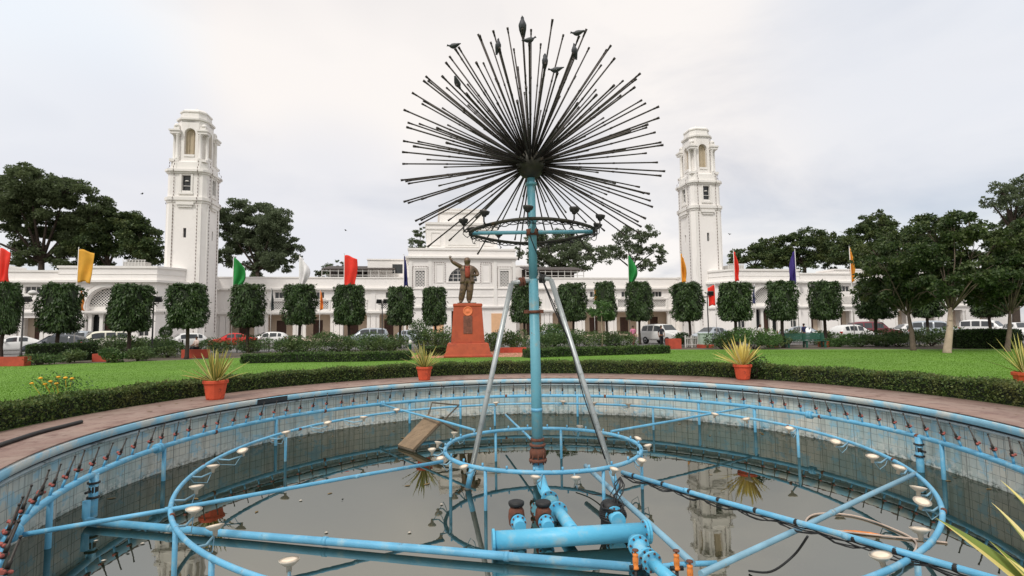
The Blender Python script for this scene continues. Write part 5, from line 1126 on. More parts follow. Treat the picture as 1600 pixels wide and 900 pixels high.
# bulb strings framing the jali windows and panels
for xc, hw, z0, z1 in ((-5.82, 1.05, 7.1, 10.1), (5.82, 1.05, 7.1, 10.1), (-3.2, .75, 7.8, 10.65), (3.2, .75, 7.8, 10.65)):
    P4 = [(xc - hw, z0), (xc - hw, z1), (xc + hw, z1), (xc + hw, z0)]; pts = []; rr_ = []
    for (xa_, za_), (xb_, zb_) in zip(P4, P4[1:]):
        n_ = int(math.hypot(xb_ - xa_, zb_ - za_) / .3)
        for k in range(n_):
            for df, r_ in ((0, .01), (.1, .042), (.5, .042), (.6, .01)): f = (k + df) / n_; pts.append((xa_ + (xb_ - xa_) * f, 4.86, za_ + (zb_ - za_) * f)); rr_.append(r_)
    mb = MB(); mb.tube(pts, rr_, 5); mb.build('bulb_string', M['string'], BLD)
# ---- roof rooms and shelters standing on the flat roofs
def BW(x, y, z=0): return BLD_M @ Vector((x, y, z))
BLD_M = Matrix.Translation(BO) @ Matrix.Rotation(BANG, 4, 'Z')
def roof_shelter(x0, x1, y0, y1, label, zr=8.72):
    root = empty('roof_shelter', BW((x0 + x1) / 2, (y0 + y1) / 2, zr), rz=BANG, label=label, cat='roof shelter'); w, d = (x1 - x0) / 2, (y1 - y0) / 2
    mb = MB(); mb.stack([[(-w, -d, 1.35), (w, -d, 1.35), (w, d, 2.3), (-w, d, 2.3)], [(-w, -d, 1.5), (w, -d, 1.5), (w, d, 2.45), (-w, d, 2.45)]]); mb.build('roof', M['roof_dark'], root)
    mb = MB(); n_ = 9
    for k in range(n_ + 1): x = -w + 2 * w * k / n_; mb.box(x - .05, x + .05, -d + .05, -d + .15, 0, 1.4)
    mb.box(-w, w, -d + .06, -d + .14, .55, .63); mb.box(-w, w, -d + .06, -d + .14, 1.15, 1.22); mb.build('railing', M['roof_grey'], root)
    mb = MB(); mb.box(-w + .2, w - .2, d - .3, d - .2, 0, 1.9); mb.build('rear_wall', M['roof_dark'], root)
roof_shelter(-19.5, -9.5, 9, 14, 'dark roofed shelter with pale railing on the roof left of the central block')
roof_shelter(9.6, 18.5, 9, 14, 'dark roofed shelter with pale railing on the roof right of the central block')
def roof_room(x0, x1, y0, y1, h, label, zr=8.72):
    root = empty('roof_room', BW((x0 + x1) / 2, (y0 + y1) / 2, zr), rz=BANG, label=label, cat='roof room'); w, d = (x1 - x0) / 2, (y1 - y0) / 2
    mb = MB(); mb.box(-w, w, -d, d, 0, h); mb.box(-w - .12, w + .12, -d - .12, d + .12, h, h + .18); mb.build('wall', M['white_wall'], root); mb = MB(); mb.box(w * .2, w * .7, -d - .02, -d + .05, h * .35, h * .8); mb.build('window', M['dark_glass'], root)
roof_room(-13.5, -7.6, 11, 16, 3.0, 'plain white roof room against the left of the central block'); roof_room(7.6, 11.5, 14.5, 19, 2.6, 'plain white roof room right of the central block')
def roof_cage(x, y, label, zr=8.86):
    root = empty('roof_cage', BW(x, y, zr), rz=BANG, label=label, cat='roof tank'); mb = MB()
    mb.box(-1.1, 1.1, -.7, .7, .1, .75); mb.build('box', M['roof_grey'], root); mb = MB()
    for k in range(8): mb.box(-1.15 + k * .32, -1.11 + k * .32, -.76, -.72, 0, .9)
    mb.box(-1.2, 1.2, -.77, -.71, .88, .95); mb.build('rail', M['fence_white'], root)
roof_cage(-37.6, -2.0, 'pale metal box cage on the roof of the left pavilion'); roof_cage(36.2, -2.0, 'pale metal box cage on the roof of the right pavilion')
# ------------------------------------------------------------------ bell towers
def octo(h, c, z, k=1.0): return [(-h, -h + c, z), (-h + c, -h, z), (h - c, -h, z), (h, -h + c, z), (h, h - c, z), (h - c, h, z), (-h + c, h, z), (-h, h - c, z)]
def make_tower(x, label, k=1.0):
    T_ = empty('bell_tower', BW(x, 0, 0), rz=BANG, label=label, cat='tower', group='pair of white bell towers')
    h0 = 2.18; c0 = .42; T_.scale = (1, 1, k)
    mb = MB()                                    # shaft, four faces with holes for windows, chamfered corners between
    ht = 2.06
    for q in range(4):
        mb.M = Matrix.Rotation(q * PI / 2, 4, 'Z'); a = h0 - c0
        mb.wall(-a, a, 0, 16.9, -h0, [(-.17, .17, 12.3, 13.4, .3)]); mb.wall(-a, a, 16.9, 20.0, -h0 + .03, [(-.48, .48, 17.75, 19.55, .35)])
        mb.poly([(a, -h0, 0), (h0, -a, 0), (h0, -a, 16.9), (a, -h0, 16.9)]); mb.poly([(a, -h0 + .03, 16.9), (h0 - .03, -a, 16.9), (h0 - .03, -a, 20.0), (a, -h0 + .03, 20.0)])
    mb.M = None; mb.build('shaft', M['white_wall'], T_)
    mb = MB()                                    # corner strips, cornices and window hoods
    for q in range(4):
        mb.M = Matrix.Rotation(q * PI / 2, 4, 'Z')
        for s2 in (-1, 1): mb.box(s2 * 1.56 - .19, s2 * 1.56 + .19, -h0 - .07, -h0 - .003, .6, 16.2)
        mb.box(-.95, .95, -h0 - .28, -h0 - .003, 16.05, 16.35); mb.box(-.75, .75, -h0 - .17, -h0 - .003, 15.8, 16.05)
        mb.box(-.72, -.5, -h0 - .06, -h0 + .02, 17.5, 19.7); mb.box(.5, .72, -h0 - .06, -h0 + .02, 17.5, 19.7); mb.box(-.8, .8, -h0 - .1, -h0 + .02, 17.3, 17.5)
    mb.M = None
    for (z0, z1, d) in ((16.35, 16.6, .1), (16.6, 16.95, .24), (16.95, 17.05, .1), (19.75, 19.95, .12), (19.95, 20.2, .3), (20.2, 20.3, .1)): mb.stack([octo(h0 + d, c0 + d * .5, z0), octo(h0 + d, c0 + d * .5, z1)])
    mb.stack([octo(2.08, .55, 20.3), octo(2.02, .55, 21.15), octo(1.9, .5, 21.3)]); mb.build('cornice', M['white_trim'], T_)
    mb = MB(); hb = 1.5                          # open belfry stage: core pierced by tall arches
    for q in range(4):
        mb.M = Matrix.Rotation(q * PI / 2, 4, 'Z'); mb.wall(-.95, .95, 21.3, 26.2, -hb - .12, [(-.6, .6, 21.9, 25.3, .5)]); mb.arch(0, .6, 24.7, 25.3, -hb - .12, .5)
        mb.poly([(.95, -hb - .12, 21.3), (hb + .12, -.95, 21.3), (hb + .12, -.95, 26.2), (.95, -hb - .12, 26.2)]); mb.box(-.58, .58, -hb - .2, -hb - .02, 21.9, 22.15)
    mb.M = None; mb.build('belfry', M['white_wall'], T_)
    mb = MB()
    for q in range(4):
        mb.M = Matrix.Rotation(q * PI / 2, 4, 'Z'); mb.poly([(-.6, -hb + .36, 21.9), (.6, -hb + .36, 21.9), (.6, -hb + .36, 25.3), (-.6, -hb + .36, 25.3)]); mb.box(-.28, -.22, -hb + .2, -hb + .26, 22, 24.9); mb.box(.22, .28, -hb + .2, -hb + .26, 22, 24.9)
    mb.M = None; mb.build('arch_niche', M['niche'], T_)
    for q in range(4):
        R = Matrix.Rotation(q * PI / 2, 4, 'Z')
        for (x_, y_) in ((1.25, -1.78), (1.78, -1.25)):
            mb = MB(); mb.M = R; mb.lathe([(.24, 0), (.24, .12), (.19, .18), (.185, 1.6), (.165, 2.75), (.22, 2.85), (.24, 3.0)], (x_, y_, 21.5), n=12); mb.M = None; mb.build('column', M['white_trim'], T_)
        mb = MB(); mb.M = R; mb.box(1.0, 2.02, -2.02, -1.0, 21.2, 21.5); mb.M = None; mb.build('pier_base', M['white_trim'], T_); mb = MB(); mb.M = R; mb.box(.98, 2.04, -2.04, -.98, 24.5, 24.8); mb.box(.9, 2.14, -2.14, -.9, 24.8, 24.98); mb.box(1.15, 1.75, -1.75, -1.15, 24.98, 25.4); mb.lathe([(.32, 0), (.3, .2), (.2, .38), (.02, .46)], (1.5, -1.5, 25.4), n=10)
        mb.M = None; mb.build('entablature', M['white_trim'], T_)
        mb = MB(); mb.M = R; mb.poly([(-.48, -h0 + .36, 17.75), (.48, -h0 + .36, 17.75), (.48, -h0 + .36, 19.55), (-.48, -h0 + .36, 19.55)]); mb.M = None; w = mb.build('belfry_window', M['dark_glass'], T_)
        mb = MB(); mb.M = R; mb.lathe([(.02, 0), (.16, -.03), (.22, -.12), (.24, -.15)], (0, -h0 + .24, 19.0), n=10); mb.M = None; mb.build('lamp', M['fence_white'], w); mb = MB(); mb.M = R; mb.box(-.46, .46, -h0 + .2, -h0 + .26, 18.3, 18.36); mb.M = None; mb.build('window_bar', M['fence_white'], w)
        mb = MB(); mb.M = R; mb.poly([(-.17, -h0 + .25, 12.3), (.17, -h0 + .25, 12.3), (.17, -h0 + .25, 13.4), (-.17, -h0 + .25, 13.4)]); mb.M = None; mb.build('slit_window', M['dark_glass'], T_)
        mb = MB(); mb.M = R
        for s2 in (-1, 1):
            mb = MB(); mb.M = R; pts = []; rr_ = []; z = 1.5
            while z < 21.2:
                yb = -h0 - (.33 if 16.3 < z < 17.1 or 19.7 < z < 20.3 else .08)
                for dz, r_ in ((0, .012), (.03, .042), (.15, .042), (.20, .012)): pts.append((s2 * 1.30, yb, z + dz)); rr_.append(r_)
                z += .40
            mb.tube(pts, rr_, 5); mb.M = None; mb.build('bulb_string', M['string'], T_)
    mb = MB(); mb.stack([octo(1.62, .7, 26.0), octo(1.62, .7, 26.25), octo(1.8, .78, 26.3), octo(1.8, .78, 26.5), octo(1.5, .66, 26.55), octo(1.42, .62, 27.25), octo(1.52, .66, 27.3), octo(1.52, .66, 27.45), octo(1.2, .52, 27.75), octo(.3, .13, 27.98)]); mb.lathe([(.05, 0), (.05, .3), (.01, .5)], (0, 0, 27.95), n=8); mb.build('roof', M['white_trim'], T_)
    return T_
make_tower(-32.67, 'white bell tower at the left, nearer and larger of the pair', 1.018); make_tower(32.67, 'white bell tower at the right of the spray ball', 1.05)
# ------------------------------------------------------------------ statue
pb_ = gz(731, 556.5, 0); PED = empty('pedestal', pb_, rz=.10, label='tall tapered red pedestal with round emblem and dark plaque', cat='pedestal')
tp = MB(); tp.poly([(pb_.x + x, pb_.y + y, -.008) for x, y in ((-3.2, -1.25), (3.2, -1.25), (3.6, 7), (-3.6, 7))]); tag(tp.build('statue_path', M['paver']), kind='structure')
def sq(w, d, z): return [(-w, -d, z), (w, -d, z), (w, d, z), (-w, d, z)]
mb = MB(); mb.stack([sq(1.35, 1.2, 0), sq(1.35, 1.2, .1), sq(1.27, 1.13, .12), sq(1.14, 1.0, .74), sq(1.08, .95, .77)]); mb.build('plinth', M['sandstone'], PED, .02)
mb = MB(); mb.stack([sq(.94, .84, .77), sq(.80, .70, 2.80), sq(.80, .70, 2.82), sq(.83, .73, 2.84), sq(.83, .73, 2.97), sq(.78, .68, 3.0)]); mb.build('shaft', M['sandstone'], PED, .02)
fy = lambda z: -(.84 - (.84 - .70) * (z - .77) / 2.03)
mb = MB(); mb.stack([[(-.25, fy(1.3) - .03, 1.3), (.25, fy(1.3) - .03, 1.3), (.25, fy(2.3) - .03, 2.3), (-.25, fy(2.3) - .03, 2.3)], [(-.25, fy(1.3) + .02, 1.3), (.25, fy(1.3) + .02, 1.3), (.25, fy(2.3) + .02, 2.3), (-.25, fy(2.3) + .02, 2.3)]])
for k in range(8): z = 1.4 + k * .1; mb.box(-.19, .19, fy(z) - .038, fy(z) - .028, z, z + .045)
mb.build('plaque', M['plaque'], PED)
mb = MB(); mb.lathe([(.27, 0), (.27, .03), (.23, .04), (.22, .025), (.1, .03), (.08, .045), (.01, .05)], (0, fy(2.55), 2.56), (0, -1, .07), 28); mb.build('emblem', mat('pale_red_emblem', srgb(226, 122, 78), .7, .12, 8), PED)
sb = pb_ + Vector((0, 0, 3.0)); ST = empty('statue', sb, rz=.12, label='dark bronze standing man with raised right arm, open jacket and red scarf', cat='statue')
K = 2.62 / 1.8; ST.scale = (1.16, 1.12, 1.0)
def J(l): return [(x * K, y * K, z * K, (r * K if not hasattr(r, '__len__') else (r[0] * K, r[1] * K))) for x, y, z, r in l]
mb = MB(); mb.prism([(-.5, -.42), (.42, -.42), (.42, .4), (-.5, .4)], 0, .06); mb.build('base', M['bronze'], ST)
body = [(0, 0, .96, (.17, .125)), (0, 0, 1.14, (.165, .12)), (0, 0, 1.32, (.19, .125)), (0, .01, 1.46, (.12, .09)), (0, 0, 1.535, .075), (0, -.012, 1.60, .105), (0, -.02, 1.685, (.132, .148)), (0, -.015, 1.775, (.115, .128)),
 (-.20, 0, 1.44, .072), (-.31, -.04, 1.51, .07), (-.44, -.08, 1.565, .062), (-.51, -.11, 1.63, .055), (-.56, -.125, 1.715, .038),
 (.20, 0, 1.43, .072), (.31, .02, 1.27, .06), (.355, .0, 1.12, .055), (.28, -.13, 1.10, .045), (.19, -.2, 1.12, .034),
 (-.10, 0, .88, .15), (-.155, -.03, .50, .125), (-.215, .01, .16, .11), (-.22, -.02, .055, .06), (-.25, -.14, .045, .048), (.10, 0, .88, .15), (.085, -.03, .50, .125), (.055, .01, .16, .11), (.055, -.02, .055, .06), (.06, -.15, .045, .048)]
ed = [(0, 1), (1, 2), (2, 3), (3, 4), (4, 5), (5, 6), (6, 7), (3, 8), (8, 9), (9, 10), (10, 11), (11, 12), (3, 13), (13, 14), (14, 15), (15, 16), (16, 17), (0, 18), (18, 19), (19, 20), (20, 21), (21, 22), (0, 23), (23, 24), (24, 25), (25, 26), (26, 27)]
pal = (-.582, -.13, 1.75)
body += [(pal[0], pal[1], pal[2], (.036, .018))]; ed.append((12, len(body) - 1)); ip = len(body) - 1
for k, (dx, l) in enumerate(((-.03, .075), (-.010, .088), (.010, .085), (.029, .068))):
    body += [(pal[0] + dx, pal[1] - .005, pal[2] + .05, .0105), (pal[0] + dx * 1.25, pal[1] - .012, pal[2] + .05 + l * .55, .0095), (pal[0] + dx * 1.4, pal[1] - .025, pal[2] + .05 + l, .007)]; n = len(body); ed += [(ip, n - 3), (n - 3, n - 2), (n - 2, n - 1)]
body += [(pal[0] + .05, pal[1] - .01, pal[2] - .005, .012), (pal[0] + .075, pal[1] - .02, pal[2] + .035, .009)]; n = len(body); ed += [(12, n - 2), (n - 2, n - 1)]
for k in range(4):
    z = 1.145 - k * .022; body += [(.155, -.235, z, .012), (.11, -.235, z - .004, .011), (.09, -.215, z - .006, .009)]; n = len(body); ed += [(17, n - 3), (n - 3, n - 2), (n - 2, n - 1)]
body += [(.18, -.215, 1.165, .012), (.145, -.235, 1.185, .010)]; n = len(body); ed += [(17, n - 2), (n - 2, n - 1)]
sk = skin('figure', J(body), ed, M['bronze'], ST, 2); sk.location.z = .05
def ell(cx, cy, z, a, b, n=20, front=0, k0=None): return [((cx + a * math.cos(t_)) * K, (cy + b * math.sin(t_)) * K, z * K) for t_ in np.linspace(0, 2 * PI, n, endpoint=False)]
mb = MB(); mb.smooth = True      # open jacket: a shell from shoulders to hip, open in front
def half(z, a, b, gap, n=18, cx=0): return [((cx + a * math.cos(t_)) * K, (b * math.sin(t_)) * K, z * K) for t_ in np.linspace(-PI / 2 + gap, 3 * PI / 2 - gap, n)]
rows = [half(1.495, .13, .1, .5), half(1.455, .235, .125, .42), half(1.33, .25, .16, .34), half(1.15, .205, .15, .30), half(1.0, .215, .165, .36), half(.86, .235, .185, .48), half(.78, .245, .195, .56)]
mb.stack(rows, False, False, closed=False); jk = mb.build('jacket', M['bronze'], ST); jk.location.z = .05; sm_ = jk.modifiers.new('solid', 'SOLIDIFY'); sm_.thickness = .03
for nm, pts in (('sleeve', [(-.15, 0, 1.43, .085), (-.23, -.02, 1.465, .095), (-.32, -.045, 1.515, .09), (-.43, -.085, 1.585, .082), (-.50, -.11, 1.665, .066)]), ('sleeve', [(.15, 0, 1.43, .085), (.24, .01, 1.37, .095), (.32, .02, 1.26, .088), (.365, 0, 1.12, .082), (.29, -.12, 1.10, .066)])):
    s_ = skin(nm, J(pts), [(k, k + 1) for k in range(len(pts) - 1)], M['bronze'], ST, 1); s_.location.z = .05
mb = MB(); mb.smooth = True; mb.stack([[(x0 * K, y * K, z * K), (x1 * K, y * K, z * K), (x1 * K, (y + .03) * K, z * K), (x0 * K, (y + .03) * K, z * K)] for x0, x1, y, z in ((-.07, .07, -.12, 1.46), (-.09, .085, -.165, 1.33), (-.085, .085, -.17, 1.2), (-.075, .08, -.175, 1.08), (-.06, .06, -.18, 1.0))])
mb.tube([(-.1 * K, .05 * K, 1.49 * K), (-.08 * K, -.09 * K, 1.47 * K), (-.03 * K, -.14 * K, 1.4 * K)], .03, 8); mb.tube([(.1 * K, .05 * K, 1.49 * K), (.08 * K, -.09 * K, 1.47 * K), (.03 * K, -.14 * K, 1.4 * K)], .03, 8)
sc_ = mb.build('scarf', M['scarf'], ST); sc_.location.z = .05
mb = MB(); mb.ball((0, .018, 1.73 * K), .124 * K, 16, 10, (.93, 1.08, .8)); hr = mb.build('hair', M['bronze'], ST); hr.location.z = .062
mb = MB(); mb.ball((0, -.125 * K, 1.655 * K), .016 * K, 8, 6, (.8, 1.3, 1.5)); mb.ball((-.1 * K, -.01 * K, 1.655 * K), .02 * K, 8, 6, (.5, 1, 1.5)); mb.ball((.1 * K, -.01 * K, 1.655 * K), .02 * K, 8, 6, (.5, 1, 1.5)); mb.ball((0, -.114 * K, 1.61 * K), .022 * K, 8, 6, (1.2, .5, .4)); mb.ball((-.036 * K, -.114 * K, 1.683 * K), .014 * K, 8, 6); mb.ball((.036 * K, -.114 * K, 1.683 * K), .014 * K, 8, 6)
fc = mb.build('face', M['bronze'], ST); fc.location.z = .05
# ------------------------------------------------------------------ flags
FLAGM = {}
def flag(u, v0, v1, Y, col, w, shape, label, ground=True, vis_px=None):
    """limp flag on a thin pole; v0/v1 its top and bottom in the photo, w its hanging width in metres"""
    if col not in FLAGM: FLAGM[col] = clothmat(col, {'red': (226, 52, 36), 'gold': (214, 158, 52), 'green': (30, 132, 58), 'white': (232, 230, 230), 'blue': (40, 42, 108), 'orange': (224, 150, 44), 'purple': (58, 42, 118), 'dark': (58, 66, 66), 'navy': (70, 74, 112), 'saffron': (226, 140, 60)}[col])
    t_ = gy(u, v0, Y); b = gy(u, v1, Y); H_ = t_.z - b.z; root = empty('flag', (t_.x, t_.y, 0), label=label, cat='flag', group='coloured flags in front of the building')
    mb = MB(); mb.tube([(0, 0, -.1), (0, 0, t_.z + .12)], [.035, .026], 8); mb.ball((0, 0, t_.z + .14), .045, 8, 6); mb.build('pole', M['fence_white'], root)
    mb = MB(); mb.smooth = True; nu, nv = 14, 16; ph = random.uniform(0, 6); idx = []; sg = 1 if w > 0 else -1; w = abs(w)
    for j in range(nv + 1):
        f = j / nv; row = []
        if shape == 'wide': ww = w * (1 - .12 * f + .05 * math.sin(f * 5)); drop = .28 * (1 - f * .3)
        elif shape == 'tri': ww = w * (.25 + .95 * math.sin(PI * min(1, .15 + f * .75)) ** 1.0); drop = .45 * (1 - f)
        else: ww = w * (.35 + .75 * f - .35 * f * f); drop = .30 * (1 - f)
        for i in range(nu + 1):
            g = i / nu; amp = .15 + .12 * (shape != 'wide')
            row.append(mb.P((sg * (.03 + ww * g), amp * (.7 * math.sin(g * 8.5 + ph + f * 2.2) + .5 * math.sin(g * 5 - f * 6 + ph)) * min(1, g * 3) * (.5 + f * .7), t_.z - H_ * f * (1 - .06 * g) - drop * g * g * H_ * .5 + .04 * math.sin(g * 7 + f * 4))))
        idx.append(row)
    for a, c in zip(idx, idx[1:]):
        for i in range(nu): mb.F([a[i], a[i + 1], c[i + 1], c[i]])
    o = mb.build('cloth', FLAGM[col], root); s = o.modifiers.new('solid', 'SOLIDIFY'); s.thickness = .012
for a in ((0, 388, 441, 38, 'red', .75, 'wide', 'red flag cut by the left photo edge'), (123, 390, 441, 38, 'gold', 1.15, 'wide', 'large gold flag before the left wing'), (365, 403, 450, 44, 'green', .95, 'tri', 'green flag right of the left tower'), (468, 402, 447, 46, 'white', .72, 'tri', 'limp white flag left of the tall red flag'),
          (538, 399, 447, 46, 'red', 1.1, 'wide', 'tall red flag between white and blue flags'), (631, 400, 449, 48, 'blue', .42, 'limp', 'narrow dark blue flag left of the central block'), (981, 400, 444, 48, 'green', .7, 'tri', 'green flag right of the fountain pole'), (1063, 397, 443, 46, 'orange', .62, 'limp', 'orange flag before the right tower'),
          (1146, 394, 441, 44, 'red', .45, 'limp', 'narrow red flag right of the right tower'), (1242, 393, 443, 43, 'purple', -.68, 'limp', 'purple flag hanging left of its pole'), (1327, 388, 442, 42, 'orange', .38, 'limp', 'narrow orange flag on the full length visible pole at right'),
          (126, 455, 487, 55, 'saffron', .4, 'limp', 'small saffron flag below the large gold flag'), (424, 450, 486, 62, 'dark', .4, 'limp', 'small dark flag between two clipped trees at left'), (500, 454, 485, 62, 'saffron', .55, 'limp', 'small saffron flag left of the tall red flag'), (1117, 446, 477, 46, 'red', -.62, 'wide', 'small red flag beside the right tower base'), (1179, 446, 475, 58, 'navy', -.35, 'limp', 'small navy flag by the right pavilion'), (928, 452, 474, 60, 'orange', .55, 'tri', 'small orange flag behind the narrow clipped tree')):
    flag(*a)
# ------------------------------------------------------------------ lamp posts
def floodlight(u, v0, v1, Y, label, heads, lean=0):
    b = gy(u, v1, Y); b.z = 0; t_ = gy(u, v0, Y); root = empty('floodlight_pole', b, label=label, cat='lamp post', group='black floodlight poles'); h = t_.z
    mb = MB(); mb.tube([(0, 0, -.1), (0, 0, .4), (0, 0, .42), (0, 0, h)], [.09, .08, .055, .045], 8); mb.build('pole', M['black'], root)
    mb = MB(); mb.tube([(-.35, 0, h - .08), (.35, 0, h - .08)], .03, 6); mb.build('crossarm', M['black'], root)
    for (dx, kind) in heads:
        if kind == 'box':
            mb = MB(); mb.box(-.24, .24, -.12, .12, 0, .34, .03, .03); mb.tube([(0, .0, -.12), (0, 0, .05)], .025, 6); o = mb.build('lamp_head', M['black'], root); o.location = (dx, 0, h + .02); o.rotation_euler = (.35, 0, random.gauss(0, .2))
            mb = MB(); mb.box(-.2, .2, -.14, -.122, .05, .3); mb.build('lamp_glass', M['dark_glass'], o)
        else:
            mb = MB(); mb.lathe([(.02, 0), (.14, .02), (.25, .12), (.25, .2), (.16, .3), (.02, .34)], n=14); mb.tube([(0, 0, -.1), (0, 0, .04)], .02, 6); o = mb.build('lamp_globe', M['fence_white'], root); o.location = (dx, 0, h + (.42 if kind == 'globe' else 0))
floodlight(33, 472, 545, 34, 'black floodlight pole with a globe at the far left', [(-.3, 'box'), (.25, 'box'), (.55, 'globe')]); floodlight(237, 472, 556, 35, 'black floodlight pole in front of the arched pavilion at left', [(0, 'box'), (.3, 'box')]); floodlight(597, 474, 545, 47, 'black floodlight pole left of the statue', [(-.3, 'box'), (.3, 'box')]); floodlight(1108, 462, 540, 42, 'black floodlight pole behind the pale green cabinet', [(.25, 'box')])
# ------------------------------------------------------------------ vehicles
def car_mesh(kind):
    """side profile stations (x, underside, belt, roof, half width, roof half width) lofted into one body"""
    if kind == 'suv': Lc, st = 4.5, [(-2.25, .55, .86, .90, .72, .66), (-2.2, .42, 1.0, 1.04, .84, .76), (-2.05, .36, 1.06, 1.55, .88, .66), (-1.85, .34, 1.08, 1.74, .9, .68), (-1.0, .32, 1.07, 1.80, .92, .70), (0, .32, 1.05, 1.79, .92, .70), (.45, .32, 1.04, 1.70, .92, .68), (.95, .32, 1.03, 1.20, .92, .72), (1.15, .32, 1.02, 1.07, .92, .80), (1.9, .34, .94, .98, .90, .78), (2.15, .38, .82, .86, .84, .72), (2.25, .48, .66, .70, .72, .62)]
    elif kind == 'van': Lc, st = 3.7, [(-1.85, .5, .9, .95, .68, .62), (-1.82, .38, 1.05, 1.6, .74, .62), (-1.7, .34, 1.08, 1.82, .75, .64), (-.5, .32, 1.07, 1.87, .76, .65), (.5, .32, 1.05, 1.83, .76, .64), (.85, .32, 1.04, 1.68, .76, .62), (1.35, .32, 1.02, 1.10, .75, .66), (1.6, .34, .9, .95, .74, .66), (1.82, .38, .74, .8, .7, .62), (1.85, .48, .62, .66, .62, .56)]
    elif kind == 'hatch': Lc, st = 3.8, [(-1.9, .5, .80, .84, .66, .6), (-1.86, .38, .92, 1.0, .76, .68), (-1.6, .32, .98, 1.36, .8, .6), (-1.2, .3, .97, 1.50, .82, .6), (-.2, .28, .94, 1.54, .83, .61), (.2, .28, .93, 1.48, .83, .6), (.85, .28, .92, 1.02, .82, .68), (1.05, .28, .91, .95, .82, .7), (1.6, .3, .80, .84, .8, .68), (1.84, .34, .66, .70, .74, .62), (1.9, .42, .56, .6, .64, .56)]
    else: Lc, st = 4.3, [(-2.15, .5, .78, .82, .7, .62), (-2.1, .36, .92, .97, .8, .7), (-1.65, .3, .97, 1.02, .84, .74), (-1.35, .28, .97, 1.12, .85, .66), (-.75, .28, .95, 1.45, .86, .6), (-.1, .26, .94, 1.48, .86, .6), (.3, .26, .93, 1.42, .86, .6), (.95, .26, .92, 1.02, .86, .68), (1.15, .26, .90, .94, .85, .72), (1.85, .28, .78, .82, .82, .7), (2.1, .32, .64, .68, .75, .64), (2.15, .42, .54, .58, .66, .56)]
    def sec(s):
        x, zb, zm, zr, w, wr = s; m = zb + (zm - zb) * .45
        h = [(w * .9, zb), (w * .99, zb + .1), (w, m), (w * .985, zm - .05), (w * .95, zm), (wr + (w * .95 - wr) * .12, zr - (zr - zm) * .12), (wr * .9, zr)]
        return [(x, -y, z) for y, z in h] + [(x, y, z) for y, z in h[::-1]]
    return Lc, st, sec
PARK = 'cars parked along the building'
